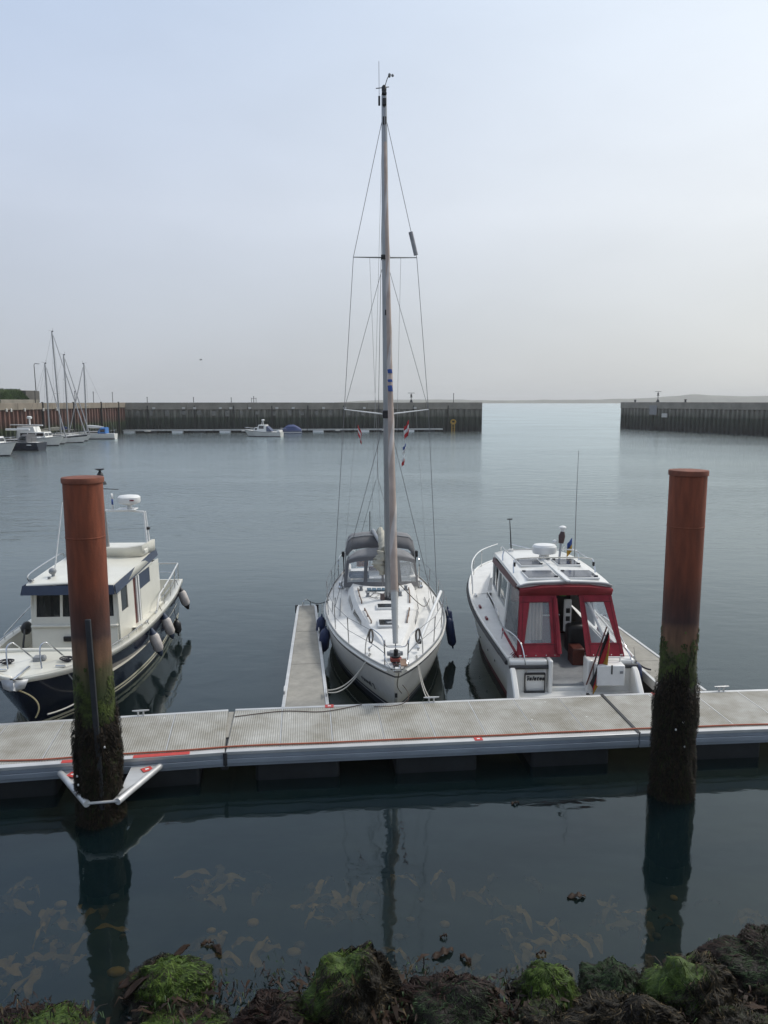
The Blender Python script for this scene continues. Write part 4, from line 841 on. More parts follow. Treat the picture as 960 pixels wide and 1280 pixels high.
# name on the port... bow side facing the left finger
u_ = .085; q = SH.pt(u_, .55); q2 = SH.pt(u_ + .03, .55); q3 = SH.pt(u_, .75)
ex = (mirror(q) - mirror(q2)).normalized(); ez = (mirror(q3) - mirror(q)).normalized(); en = ex.cross(ez).normalized(); ez = en.cross(ex)
mtx = Matrix((ex, ez, en)).transposed().to_4x4(); mtx.translation = mirror(SH.pt(.10, .60)) + en * .025
text_part('bow_lettering', 'ruwel 2', black, sy, .2, mtx, .004)

# fenders and lines that hang on or hold the yacht: things of their own
def fender(name, label, m, loc, r, h, group, tilt=(0, 0), hang=.35, capm=None):
    t = thing(name, label, 'fender', loc, 0, group, tilt[0], tilt[1])
    part('body', m, t, lambda q: q.lathe((0, 0, 0), [(.02, -h / 2), (r * .6, -h / 2 + .03), (r, -h / 2 + r * .9), (r * 1.02, 0), (r, h / 2 - r * .9), (r * .6, h / 2 - .03), (.03, h / 2)], 18))
    if capm:
        part('end_cap', capm, t, lambda q: q.lathe((0, 0, 0), [(r * .72, h / 2 - .05), (r * .5, h / 2 + .03), (.03, h / 2 + .11)], 14)); part('end_cap', capm, t, lambda q: q.lathe((0, 0, 0), [(.03, -h / 2 - .09), (r * .5, -h / 2 - .03), (r * .72, -h / 2 + .05)], 14))
    else:
        for e in (-1, 1): part('eye', m, t, lambda q: q.cyl((0, 0, e * (h / 2 - .01)), (0, 0, e * (h / 2 + .07)), .03, .018))
    tubep('lanyard', ropew if m is fendblue else roped, t, [(0, 0, h / 2 + .05), (-.02, 0, h / 2 + hang)], .008, 5); return t
def onyacht(x, y, z): return sy.matrix_basis @ Vector((x, y, z))
fender('fender', 'blue fender hanging forward on the yacht beside the finger pontoon', fendblue, onyacht(-1.60, 4.35, .62), .135, .62, 'blue fenders of the sailing yacht', (0, .12))
fender('fender', 'blue fender hanging furthest aft on the yacht beside the finger pontoon', fendblue, onyacht(-1.72, 5.3, .70), .125, .56, 'blue fenders of the sailing yacht', (0, .1))
fender('fender', 'long blue fender on the yacht side facing the motorboat', fendblue, onyacht(1.73, 4.9, .62), .115, .78, 'blue fenders of the sailing yacht', (0, -.16))
fender('fender', 'short blue fender behind the long one on the yacht side facing the motorboat', fendblue, onyacht(1.76, 5.55, .80), .11, .55, 'blue fenders of the sailing yacht', (0, -.1))
def line(label, a, b, sag, m=ropew, r=.013, side=(0, 0, 0), name='mooring_line'):
    return tag(tubep(name, m, None, sagpath(a, b, sag, 18, side), r, 6), label, 'rope')
fa = fA.matrix_basis
line('upper of the two white ropes from the yacht bow to the left finger', onyacht(-.50, 1.1, 1.33), fa @ Vector((.45, .62, ZD + .09)), .22)
line('lower of the two white ropes from the yacht bow to the left finger', onyacht(-.52, 1.16, 1.33), fa @ Vector((.45, .50, ZD + .09)), .28)
cl = pB.matrix_basis @ Vector((place(pB, .98, 15.0).x, WB - .04, ZD + .09))
line('left strand of the white rope from the yacht bow to the pontoon cleat', onyacht(.45, .88, 1.34), cl + Vector((-.1, 0, 0)), .12)
line('right strand of the white rope from the yacht bow to the pontoon cleat', onyacht(.47, .93, 1.34), cl + Vector((-.03, 0, 0)), .17)
line('dark rope from the yacht side to the outer end of the left finger', onyacht(-1.52, 6.2, 1.2), fa @ Vector((0, 7.8, ZD + .2)), .12, mat('grey_green_rope', (.12, .13, .13), .95), .016)
line('thin brown line drooping from the yacht stem onto the pontoon', onyacht(.13, .35, .9), (-.2, 14.83, ZD + .02), .05, mat('brown_line', (.09, .06, .045), .9), .008, (.35, -.2, 0), 'thin_line')
# small flags on the halyards
def flag(label, pos, cols, w, h, rz, ang=0, name='flag'):
    t = thing(name, label, 'flag', pos, rz, None)
    n = len(cols); k = 8
    for j, m in enumerate(cols):
        q = MB(); z0, z1 = -h * j / n, -h * (j + 1) / n
        q.loft([[(w * i / k * math.cos(ang), .05 * math.sin(i * .9 + j) * i / k * w * 4, z - abs(math.sin(ang)) * w * i / k * .9) for z in (z0, z1)] for i in range(k + 1)], False, False)
        o = q.build('flag_stripe', m, t, ang=80); md = o.modifiers.new('t', 'SOLIDIFY'); md.thickness = .004
    return t
flag('red and white courtesy flag hanging under the left lower spreader', onyacht(-.70, 5.0, 6.10), [flagred, flagwhite, flagred], .3, .26, .5, 1.2)
flag('red and white flag hanging under the right lower spreader', onyacht(.60, 5.0, 6.22), [flagred, flagwhite, flagred], .24, .34, 2.4, 1.0)
flag('small blue and white signal pennant under the right spreader', onyacht(.53, 5.05, 5.62), [flagblue, flagwhite], .15, .18, 2.2, .9)
flag('lowest small red and white pennant under the right spreader', onyacht(.50, 5.08, 5.32), [flagwhite, flagred], .16, .2, 2.0, .9)
# ------------------------------------------------------------------ white motorboat with the red cockpit tent
mb_ = thing('motorboat', 'white motorboat with red cockpit tent moored stern-on in the right berth', 'motorboat', (4.12, 16.3, 0), R(1.8))
MH = Hull(10.2, [(0, .06), (.05, .55), (.12, .98), (.25, 1.36), (.45, 1.56), (.7, 1.56), (1, 1.40)], [(0, 1.62), (.3, 1.38), (.6, 1.2), (1, 1.1)],
          [(0, .012), (.1, .42), (.2, .82), (.35, 1.15), (.6, 1.34), (1, 1.27)], [(0, .3), (.3, .55), (1, .4)], 1.0, 1.25, flip=True)
MH.build(mb_, [(('s', 0), 0), (('s', -.2), 0), (.62, 0), (.3, 0), (.16, 1), (0, 1)], [hullw, antired], 30, cap=False)
MB().slab([(-1.39, .012, .40), (1.39, .012, .40), (1.27, .012, 0), (.9, .012, -.33), (0, .012, -.4), (-.9, .012, -.33), (-1.27, .012, 0)], .03).build('transom', gel, mb_)
# deck ring: side decks and foredeck round the cockpit opening
def side_strip(parent, name, m, u0, u1, xin, dz=-.01, n=16):
    q = MB()
    for s in (-1, 1):
        q.loft([[(s * (MH.sheer(u).x - .02), MH.sheer(u).y, MH.sheer(u).z + dz), (s * min(MH.sheer(u).x - .05, xin), MH.sheer(u).y, MH.sheer(u).z + dz + .02)] for u in [u0 + (u1 - u0) * i / n for i in range(n + 1)]], False, False)
    return q.build(name, m, parent)
side_strip(mb_, 'side_deck', deckw, .40, .975, 1.05)
MH.deck(mb_, deckw, .004, .42, .03, -.01, .07, 20, 'foredeck')
MH.rail(mb_, 'rubbing_strake', rubber, .052, .0, .985, -.10, .012, 34, 1.0)
MH.rail(mb_, 'gunwale_moulding', gel, .03, .0, .985, .0, -.02, 34)
for s in (-1, 1):
    q = MB(); us = [.50 + .40 * i / 14 for i in range(15)]
    q.loft([[Vector((s * (p.x + .004), p.y, p.z)) for p in (MH.pt(u, interp(MH.zs, u) - .19), MH.pt(u, interp(MH.zs, u) - .235))] for u in us], False, False); o = q.build('hull_stripe', redpaint, mb_); md = o.modifiers.new('t', 'SOLIDIFY'); md.thickness = .004
    for u in (.62, .75, .84): 
        p = MH.pt(u, .55); part('hull_outlet', black, mb_, lambda q: q.cyl((s * (p.x - .02), p.y, p.z), (s * (p.x + .012), p.y, p.z), .025))
# transom: left block, gate gap, right block, bathing platform
ZP = .40
boxp('transom_block', gel, mb_, (-.97, .12, .62), (.84, .26, .98), bevel=.05); boxp('transom_block', gel, mb_, (.88, .12, .62), (1.0, .26, .98), bevel=.05)
boxp('transom_sill', gel, mb_, (-.12, .13, .30), (.9, .24, .36), bevel=.02); boxp('gate_post', gel, mb_, (-.50, .06, .74), (.09, .36, .78), bevel=.03); boxp('gate_post', gel, mb_, (.36, .06, .74), (.13, .36, .78), bevel=.03)
boxp('bathing_platform', deckw, mb_, (.02, -.34, ZP - .07), (2.62, .72, .14), bevel=.04, ); boxp('platform_locker_lid', gel, mb_, (.55, -.3, ZP + .012), (.8, .34, .02), bevel=.008)
for s in (-1, 1):
    MB().loft([[(s * 1.40, y, .12), (s * 1.40, y, zt), (s * 1.27, y, zt), (s * 1.27, y, .12)] for y, zt in ((.05, 1.02), (-.2, .92), (-.5, .62), (-.66, .46))]).build('quarter_wing', gel, mb_, bevel=.03)
part('platform_cleat', black, mb_, lambda q: (q.box((.28, -.42, ZP + .04), (.16, .05, .06)), q.box((.24, -.40, ZP + .06), (.06, .1, .06))), bevel=.01)
for s, x0, x1 in ((-1, -1.40, -.53), (1, .92, 1.42)): tubep('stern_rubbing_strake', rubber, mb_, [(x0, -.03, .965), (x1, -.03, .965)], .05, 8)
# boarding ladder folded up on the left of the transom, and the name
for x in (-1.06, -.62): tubep('ladder_rail', mat('dark_steel_tube', (.10, .10, .10), .3, .8), mb_, [(x, -.06, .20), (x, -.07, .82)], .014, 7)
for z in (.42, .83): boxp('ladder_step', rubber if z < .6 else black, mb_, (-.84, -.075, z), (.45, .05, .045), bevel=.008)
boxp('ladder_step', rubber, mb_, (-.84, -.075, .22), (.45, .05, .03), bevel=.008)
mtx = Matrix.Rotation(R(90), 4, 'X'); mtx.translation = (-.84, -.026, .70)
text_part('name_lettering', 'Galatea', black, mb_, .125, mtx, .006, .3, .004)
tubep('stern_handrail', steel, mb_, smoothpath([(-1.02, -.02, .42), (-1.04, -.02, 1.0), (-1.12, .25, 1.45), (-1.3, 1.0, 1.5), (-1.33, 1.3, 1.2)], 5), .014, 8)
tubep('stern_handrail', steel, mb_, smoothpath([(1.30, -.04, .45), (1.31, -.02, 1.0), (1.22, .25, 1.35), (1.3, .9, 1.4), (1.33, 1.2, 1.2)], 5), .014, 8)
# white locker box hung on the right of the transom, with its rail
bx_ = boxp('stern_locker', whiteplast, mb_, (.74, -.18, .86), (.60, .34, .46), bevel=.025); boxp('locker_strap', rubber, bx_, (.75, -.355, 1.0), (.03, .012, .2))
part('locker_latch', grey_mid, bx_, lambda q: q.box((.96, -.355, .94), (.07, .02, .06)), bevel=.008)
tubep('locker_rail', whiteplast, mb_, smoothpath([(.47, -.1, 1.08), (.47, -.1, 1.17), (.52, -.1, 1.19), (.96, -.1, 1.19), (1.0, -.1, 1.17), (1.0, -.1, 1.08)], 3), .018, 8)
# cockpit: floor, seats and galley seen through the open tent
boxp('cockpit_floor', floorgrey, mb_, (0, 2.2, .50), (2.3, 4.2, .06)); boxp('cockpit_lining', gel, mb_, (-1.12, 2.1, .82), (.06, 3.9, .7)); boxp('cockpit_lining', gel, mb_, (1.12, 2.1, .82), (.06, 3.9, .7))
boxp('galley_cabinet', mat('red_lacquer', (.14, .012, .016), .35, var=.15), mb_, (.12, 3.2, .95), (.42, 1.1, .85), bevel=.02); boxp('galley_top', steel, mb_, (.12, 3.2, 1.40), (.46, 1.14, .05), bevel=.01)
boxp('seat_box', mahog, mb_, (.5, 1.5, .72), (.28, .45, .42), bevel=.02); boxp('helm_seat', black, mb_, (.62, 2.0, 1.0), (.5, .45, .7), bevel=.08); boxp('seat_back', canvasred, mb_, (-.2, 4.1, 1.7), (.9, .15, .5), bevel=.06)
boxp('instrument_panel', whiteplast, mb_, (.42, 2.1, 1.52), (.18, .1, .8), bevel=.02)
for z in (1.25, 1.45, 1.65): boxp('gauge', black, mb_, (.42, 2.035, z), (.1, .03, .12), bevel=.01)
boxp('green_bag', green_item, mb_, (.42, 2.7, 2.1), (.2, .14, .45), bevel=.05)
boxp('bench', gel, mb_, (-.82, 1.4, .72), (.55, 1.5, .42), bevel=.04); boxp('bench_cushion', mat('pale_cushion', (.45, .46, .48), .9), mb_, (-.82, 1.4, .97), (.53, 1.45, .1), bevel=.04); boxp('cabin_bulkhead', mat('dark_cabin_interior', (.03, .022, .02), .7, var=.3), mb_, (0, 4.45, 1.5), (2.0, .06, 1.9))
# wheelhouse sides, windows, roof
def wh(s, y, f):   # point on the wheelhouse side, f 0 deck .. 1 roof edge
    w0 = 1.10 - .012 * (y - 2) ** 2 * (y > 2); w1 = .99 - .012 * max(0, y - 3) ** 2
    return Vector((s * (w0 + (w1 - w0) * f), y, 1.17 + (y * .028) + (2.40 - 1.17 - y * .015) * f))
for s in (-1, 1):
    cell = [(2.15, 2.32), (2.32, 3.75), (3.75, 3.88), (3.88, 5.25), (5.25, 5.4)]
    for i, (y0, y1) in enumerate(cell):
        for f0, f1, glass in ((0, .34, False), (.34, .90, i in (1, 3)), (.90, 1.0, False)):
            tp = 0
            poly = [wh(s, y0, f0), wh(s, y1, f0), wh(s, y1, f1), wh(s, y0, f1)]
            if glass: MB().slab([p + Vector((-.012 * s, 0, 0)) for p in poly], .008 * s).build('side_window', mat('tinted_cabin_glass', (.09, .11, .11), .05, var=.3, scale=2, spec=.8), mb_)
            else: MB().slab(poly, .035 * s).build('wheelhouse_side', gel, mb_)
    # raked windscreen pillar
    MB().slab([wh(s, 5.4, 0), wh(s, 6.5, 0) - Vector((s * .12, 0, .02)), wh(s, 6.4, .2) - Vector((s * .12, 0, 0)), wh(s, 5.4, 1)], .035 * s).build('wheelhouse_side', gel, mb_)
    # dark red wedge below the roof edge
    MB().slab([Vector((s * 1.062, 1.15, 2.42)), Vector((s * 1.035, 5.0, 2.38)), Vector((s * .99, 5.05, 2.50)), Vector((s * 1.02, 1.2, 2.575))] , .012 * s).build('roof_side_panel', mat('maroon_panel', (.075, .009, .014), .4, var=.15), mb_)
MB().loft([[(-.93, 5.3, 2.42), (.93, 5.3, 2.42), (.80, 6.45, 1.62), (-.80, 6.45, 1.62)], [(-.93, 5.33, 2.46), (.93, 5.33, 2.46), (.80, 6.48, 1.66), (-.80, 6.48, 1.66)]]).build('windscreen', darkglass, mb_)
MB().loft([[(-w, y, z0), (-w * .92, y, z0 + h), (0, y, z0 + h + .06), (w * .92, y, z0 + h), (w, y, z0)] for y, w, z0, h in ((6.2, 1.0, 1.34, .36), (7.2, .85, 1.42, .24), (8.4, .55, 1.5, .12), (8.9, .3, 1.55, .03))]).build('trunk_cabin', deckw, mb_)
rr_ = []
for y, w, z in ((.78, 1.02, 2.60), (1.2, 1.03, 2.63), (2.5, 1.03, 2.66), (4.0, 1.01, 2.66), (5.2, .96, 2.60), (5.7, .86, 2.52)):
    rr_.append([(-w - .02, y, z - .07), (-w, y, z - .01), (-w * .8, y, z + .045), (0, y, z + .075), (w * .8, y, z + .045), (w, y, z - .01), (w + .02, y, z - .07), (w * .9, y, z - .1), (0, y, z - .07), (-w * .9, y, z - .1)])
roof = MB().loft(rr_).build('roof', gel, mb_, ang=45)
tubep('roof_trailing_edge', mat('grey_edge_trim', (.28, .28, .29), .5), roof, smoothpath([(-1.06, .95, 2.54), (-1.03, .77, 2.575), (-.8, .75, 2.635), (0, .74, 2.665), (.8, .75, 2.635), (1.03, .77, 2.575), (1.06, .95, 2.54)], 4), .028, 8)
def rz_(y): return interp([(.78, 2.67), (2.5, 2.732), (4, 2.732), (5.2, 2.67)], y)
for x in (-.46, .46):
    for y0, y1, w in ((.95, 1.75, .74), (2.2, 3.1, .56)):
        fz = rz_((y0 + y1) / 2)
        MB().box((x, (y0 + y1) / 2, fz + .0), (w, y1 - y0, .05)).build('roof_hatch_frame', whiteplast, roof, bevel=.01); p = MB().box((x, (y0 + y1) / 2, fz + .028), (w * .93, (y1 - y0) * .9, .012)).build('solar_panel', solar, roof)
        for k in (-1, 1): MB().box((x + k * w * .42, y1 - .1 if k < 0 else y0 + .12, fz + .04), (.08, .05, .02)).build('panel_clip', black, roof)
boxp('roof_channel', whiteplast, roof, (0, 2.0, 2.735), (.1, 2.9, .04), bevel=.01)
# stainless roof rails and arch
for y, h in ((1.9, .30), (3.6, .24)):
    tubep('roof_arch', steel, roof, smoothpath([(-.98, y - .1, 2.64), (-.96, y, 2.64 + h * .75), (-.84, y + .05, 2.66 + h), (0, y + .06, 2.68 + h), (.84, y + .05, 2.66 + h), (.96, y, 2.64 + h * .75), (.98, y - .1, 2.64)], 5), .018, 8)
for s in (-1, 1):
    tubep('roof_side_rail', steel, roof, smoothpath([(s * .9, 2.0, 2.93), (s * .9, 3.4, 2.9), (s * .86, 4.6, 2.86), (s * .84, 4.8, 2.7)], 5), .014, 7); boxp('rail_clamp', black, roof, (s * .95, 1.87, 2.84), (.05, .05, .1), bevel=.008)
part('radar_dome', whiteplast, roof, lambda q: q.lathe((.05, 3.35, 2.78), [(.12, -.05), (.13, .06), (.29, .09), (.31, .14), (.31, .26), (.27, .31), (.1, .335)], 22)); part('radar_foot', black, roof, lambda q: q.lathe((.05, 3.35, 2.70), [(.17, 0), (.13, .08)], 16))
tubep('light_mast', mat('grey_mast_tube', (.3, .3, .3), .4, .5), roof, [(.24, 2.45, 2.72), (.36, 2.75, 3.46)], .028, 8); part('signal_horn', mat('brown_lamp_housing', (.06, .03, .028), .5), roof, lambda q: q.tube([(.33, 2.68, 3.22), (.35, 2.7, 3.4), (.37, 2.72, 3.5)], [.065, .085, .05], 12)); part('mast_light', whiteplast, roof, lambda q: q.lathe((.37, 2.73, 3.5), [(.05, 0), (.06, .08), (.09, .09), (.09, .12), (.04, .15)], 12)); part('side_lamp', whiteplast, roof, lambda q: q.ell((.18, 2.7, 3.25), (.07, .05, .06), 10, 6))
tubep('whip_antenna', mat('grey_whip', (.25, .25, .24), .5), roof, [(.82, 3.3, 2.75), (.86, 3.5, 4.2), (.93, 3.75, 5.45)], [.014, .01, .006], 6); tubep('short_antenna', black, roof, [(-.55, 4.9, 2.72), (-.60, 4.95, 3.55)], [.02, .01], 6); part('antenna_tip', black, roof, lambda q: q.box((-.60, 4.95, 3.55), (.14, .03, .03))); part('antenna_base', whiteplast, roof, lambda q: q.lathe((-.55, 4.9, 2.66), [(.09, 0), (.08, .06), (.04, .09)], 12))
# bow rail
for s in (-1, 1):
    tp = [MH.sheer(u, .52, -.08) for u in (.02, .1, .2, .3, .40)]; tp = [Vector((s * p.x, p.y, p.z)) for p in tp]
    tubep('bow_rail', steel if s > 0 else whiteplast, mb_, smoothpath(tp + [Vector((s * (MH.sheer(.43).x - .08), MH.sheer(.43).y, MH.sheer(.43).z + .02))], 5), .017, 8)
    for u in (.1, .2, .3): p = MH.sheer(u, 0, -.08); tubep('bow_stanchion', steel, mb_, [(s * p.x, p.y, p.z), (s * p.x, p.y, p.z + .52)], .013, 7)
    for u in (.44, .56, .68): part('deck_fitting', redpaint if u > .5 else steel, mb_, lambda q: (q.box((s * (MH.sheer(u).x - .16), MH.sheer(u).y, MH.sheer(u).z + .03), (.06, .26, .06))), bevel=.015)
    tubep('side_grab_rail', steel, mb_, smoothpath([(s * 1.18, 2.6, 1.28), (s * 1.2, 2.8, 1.5), (s * 1.2, 4.6, 1.6), (s * 1.18, 4.9, 1.4)], 5), .014, 7)
# red cockpit tent
def tp_(x, f):  # rear face of the tent: x in metres at base, f 0 base .. 1 top
    return Vector((x * (1.0 - .125 * f), .16 + .62 * f, 1.12 + 1.24 * f))
def tpanel(q, xa, xb, f0, f1, th=.02, xa1=None, xb1=None):
    xa1 = xa if xa1 is None else xa1; xb1 = xb if xb1 is None else xb1
    q.slab([tp_(xa, f0), tp_(xb, f0), tp_(xb1, f1), tp_(xa1, f1)], th)
for nm, xl, xr, wl0, wr0, wl1, wr1 in (('tent_rear_left', -1.17, -.30, -1.04, -.42, -.93, -.44), ('tent_rear_right', .40, 1.19, .49, 1.08, .47, .96)):
    q = MB(); tpanel(q, xl, xr, 0, .22); tpanel(q, xl, xr, .88, 1.0); tpanel(q, xl, wl0, .22, .88, .02, xl, wl1); tpanel(q, wr0, xr, .22, .88, .02, wr1, xr); q.build(nm, canvasred, mb_, bevel=.004)
    q = MB(); tpanel(q, wl0, wr0, .215, .885, .006, wl1, wr1); 
    for i in range(len(q.v)): q.v[i] = (q.v[i][0], q.v[i][1] + .008, q.v[i][2])
    q.build('tent_window', clear, mb_)
q = MB(); tpanel(q, -.30, -.24, 0.0, 1.0); tpanel(q, .34, .40, 0.0, 1.0); q.build('door_flap', canvasred, mb_, bevel=.004)
tubep('rolled_door', canvasred, mb_, [(-.26, .12, 1.2), (-.25, .72, 2.3)], .05, 8)
MB().loft([[tp_(x, 1.0) + Vector((0, -.03, .0)) for x in (-1.2, -.6, 0, .6, 1.2)], [(-1.06, .70, 2.50), (-.55, .66, 2.57), (0, .65, 2.59), (.55, .66, 2.57), (1.06, .70, 2.50)], [(-1.02, .86, 2.56), (-.55, .86, 2.62), (0, .86, 2.63), (.55, .86, 2.62), (1.02, .86, 2.56)]], False, False).build('tent_valance', mat('lighter_red_canvas', (.26, .026, .034), .85, var=.12, bump=.004, bscale=14), mb_, ang=60).modifiers.new('t', 'SOLIDIFY').thickness = .015
for s in (-1, 1):
    a, b = tp_(s * 1.18, 0), tp_(s * 1.18, 1)
    q = MB(); q.slab([a, b, b + Vector((0, .06, .06)), a + Vector((0, .12, 0))], .015 * s); q.slab([a + Vector((0, .12, 0)), a + Vector((-.02 * s, 1.95, .02)), a + Vector((-.02 * s, 1.95, .1)), a + Vector((0, .13, .1))], .015 * s); q.build('tent_side', canvasred, mb_)
    MB().slab([a + Vector((0, .13, .1)), a + Vector((-.02 * s, 1.95, .1)), Vector((s * 1.03, 2.2, 2.5)), b + Vector((0, .07, .07))], .006 * s).build('tent_side_window', clear, mb_)
# seams, zips and press studs on the canvas
seam = mat('dark_red_seam', (.10, .008, .014), .8)
for x in (-1.10, -.36, .45, 1.12): tubep('tent_seam', seam, mb_, [tp_(x, f) + Vector((0, -.026, 0)) for f in (.02, .5, .98)], .006, 4)
for f, xa, xb in ((.205, -1.15, -.32), (.895, -1.15, -.32), (.205, .42, 1.17), (.895, .42, 1.17)): tubep('tent_seam', seam, mb_, [tp_(xa, f) + Vector((0, -.026, 0)), tp_(xb, f) + Vector((0, -.026, 0))], .006, 4)
for x in (-1.0, -.78, -.55, -.36, .5, .7, .9, 1.1): part('press_stud', steel, mb_, lambda q: q.cyl(tp_(x, .035) + Vector((0, -.03, 0)), tp_(x, .035) + Vector((0, -.018, 0)), .014, n=8))
# ragged fringe at the tent's left foot, curtain inside the left window
q = MB()
for i in range(6): q.add([tp_(-1.17, .02) + Vector((0, -.0 + i * .05, .05)), tp_(-1.17, .02) + Vector((-.12 - .02 * (i % 2), -.02 + i * .05, -.05)), tp_(-1.17, .02) + Vector((0, .05 + i * .05, .02))], [(0, 1, 2)])
q.build('tent_fringe', canvasred, mb_).modifiers.new('t', 'SOLIDIFY').thickness = .01
q = MB(); q.loft([[(-.95 + .5 * i / 24 + .03 * (zz - 1.3), 1.0 + .028 * math.sin(i * 1.7) + .12 * (zz - 1.3), zz) for i in range(25)] for zz in (1.25, 1.7, 2.3)], False, False)
q.build('curtain', curtain, mb_).modifiers.new('t', 'SOLIDIFY').thickness = .006
tubep('tent_bow', whiteplast, mb_, [(.58, 1.3, 2.3), (.98, .75, 1.2)], .03, 8)
# the boat's proportions forward of the cockpit
def squeeze(o):
    for c in o.children:
        for v in c.data.vertices:
            if v.co.y > 2: v.co.y = 2 + (v.co.y - 2) * .80
        squeeze(c)
squeeze(mb_)
# ensign staff with the drooping black, red and gold flag, and the small flag on the whip antenna
def onmb(x, y, z): return mb_.matrix_basis @ Vector((x, y, z))
t = thing('ensign', 'black red and gold flag drooping on a leaning staff at the motorboat stern', 'flag', onmb(.30, -.22, .62))
tubep('flag_staff', mahog, t, [(-.05, 0, 0), (.36, .06, 1.28)], .016, 7)
for j, m in enumerate((flagblack, flagred, flaggold)):
    q = MB(); rows_ = []
    for i in range(13):
        f = i / 12; c = Vector((-.0 + .37 * f, .05 * f - .02, .06 + 1.16 * f)); wd = .30 * (1 - .55 * f) * (.65 + .5 * math.sin(f * 3.1))
        x0 = j / 3; x1 = (j + 1) / 3
        rows_.append([c + Vector((wd * g * .55 + .02 * math.sin(f * 7 + g * 4), -.05 - .05 * math.sin(g * 5 + f * 4), -.30 * g)) for g in (x0, (x0 + x1) / 2, x1)])
    q.loft(rows_, False, False); o = q.build('flag_stripe', m, t, ang=80); o.modifiers.new('t', 'SOLIDIFY').thickness = .006
flag('small yellow and blue pennant on the motorboat antenna', onmb(.83, 3.35, 3.22), [flagblue, flaggold], .22, .36, 2.6, 1.0)
fender('fender', 'dark blue fender between the motorboat and the right finger', fendblue, onmb(1.62, .55, .55), .13, .62, None, (0, -.1))
line('dark rope from the motorboat quarter to the right finger', onmb(1.40, .6, 1.12), (6.05, 16.9, ZD + .05), .1, roped, .02)
# ------------------------------------------------------------------ navy motor cruiser at the left
nb = thing('cabin_cruiser', 'navy hulled cabin cruiser with cream wheelhouse behind the left pile', 'motorboat', (-7.12, 14.72, 0), R(3.0))
NH = Hull(8.95, [(0, .10), (.03, .52), (.08, .92), (.16, 1.24), (.3, 1.48), (.5, 1.55), (.8, 1.50), (1, 1.34)], [(0, 1.37), (.2, 1.32), (.5, 1.22), (.8, 1.20), (1, 1.24)],
          [(0, .012), (.1, .45), (.2, .85), (.35, 1.18), (.6, 1.36), (1, 1.18)], [(0, .3), (.3, .5), (1, .35)], .75, 1.2, y0=-.35)
NH.build(nb, [(('s', 0), 0), (('s', -.3), 0), (.55, 0), (.215, 1), (.15, 0), (.11, 1), (.06, 2), (0, 2)], [navy, mat('cream_line_paint', (.60, .55, .40), .4), antiblue], 30)
# gunwale cap, side decks, foredeck, well deck with its lining
q = MB()
for s in (-1, 1): q.loft([[(s * (NH.sheer(u).x + .025), NH.sheer(u).y, NH.sheer(u).z + a) for a in (-.07, .03)] + [(s * max(.0, NH.sheer(u).x - w_), NH.sheer(u).y, NH.sheer(u).z + .03) for w_ in (.18,)] for u in [.0 + i / 36 for i in range(37)]], False, False)
q.build('gunwale', cream, nb, ang=30).modifiers.new('t', 'SOLIDIFY').thickness = .02
NH.deck(nb, cream, .0, .19, .02, .022, .03, 12, 'foredeck')
boxp('foredeck_coaming', cream, nb, (0, 1.40, 1.385), (2.36, .10, .09), bevel=.03); boxp('bow_locker_front', cream, nb, (0, 1.42, 1.05), (2.3, .05, .75))
boxp('anchor_locker_lid', mat('pale_grey_nonslip', (.45, .46, .49), .8, var=.1), nb, (.02, .5, 1.375), (.42, .8, .02), bevel=.006)
NH.deck(nb, mat('cream_nonslip_deck', (.55, .52, .44), .8, var=.1), .15, .99, .06, -.46, .02, 24, 'well_deck')
for s in (-1, 1):
    q = MB(); q.loft([[(s * (NH.sheer(u).x - .17), NH.sheer(u).y, NH.sheer(u).z + .01), (s * (NH.sheer(u).x - .20), NH.sheer(u).y, NH.sheer(u).z - .47)] for u in [.15 + .84 * i / 24 for i in range(25)]], False, False); q.build('bulwark_lining', cream, nb)
    q = MB(); q.loft([[(s * (NH.sheer(u).x - .03), NH.sheer(u).y, NH.sheer(u).z + .032), (s * 1.06, NH.sheer(u).y, NH.sheer(u).z + .02)] for u in [.42 + .3 * i / 10 for i in range(11)]], False, False)
    if s > 0: q.build('side_deck', cream, nb)
boxp('transom_lining', cream, nb, (0, 8.5, .98), (2.6, .06, .6))
# wheelhouse
BEFORE = set(nb.children)
WY0, WY1 = 2.45, 5.5
def cabx(y): return .98 + .03 * (y - WY0)
ZW0, ZW1 = .74, 2.42
def wpt(s, y, z): return Vector((s * (cabx(y) - .05 * (z - ZW0) / (ZW1 - ZW0)), y + (.12 * (z - 1.0) if y < WY0 + .1 else 0), z))
# front: panel below the windows, pillars, three panes
def fpt(x, z): return Vector((x * (1 - .05 * (z - ZW0) / (ZW1 - ZW0)), WY0 + .10 * (z - ZW0), z))
def fpan(q, x0, x1, z0, z1, th=.04): q.slab([fpt(x0, z0), fpt(x1, z0), fpt(x1, z1), fpt(x0, z1)], -th)
q = MB(); fpan(q, -.98, .98, ZW0, 1.80); fpan(q, -.98, .98, 2.37, 2.44)
for a, b in ((-.98, -.90), (-.35, -.29), (.29, .35), (.90, .98)): fpan(q, a, b, 1.80, 2.37)
q.build('wheelhouse_front', cream, nb)
for a, b in ((-.90, -.35), (-.29, .29), (.35, .90)):
    q = MB(); fpan(q, a, b, 1.80, 2.37, .012)
    for i in range(len(q.v)): q.v[i] = (q.v[i][0], q.v[i][1] + .018, q.v[i][2])
    q.build('windscreen_pane', cabinglass, nb)
    for k in (.15, .85):
        x = a + (b - a) * k; q = MB(); q.loft([[(x - .10 + .20 * i / 8, WY0 + .28 + .015 * math.sin(i * 2.2) , z) for i in range(9)] for z in (1.8, 2.34)], False, False); q.build('window_curtain', mat('grey_curtain', (.30, .29, .26), .9, var=.25, scale=6, stretch=(6, 6, .6)), nb)
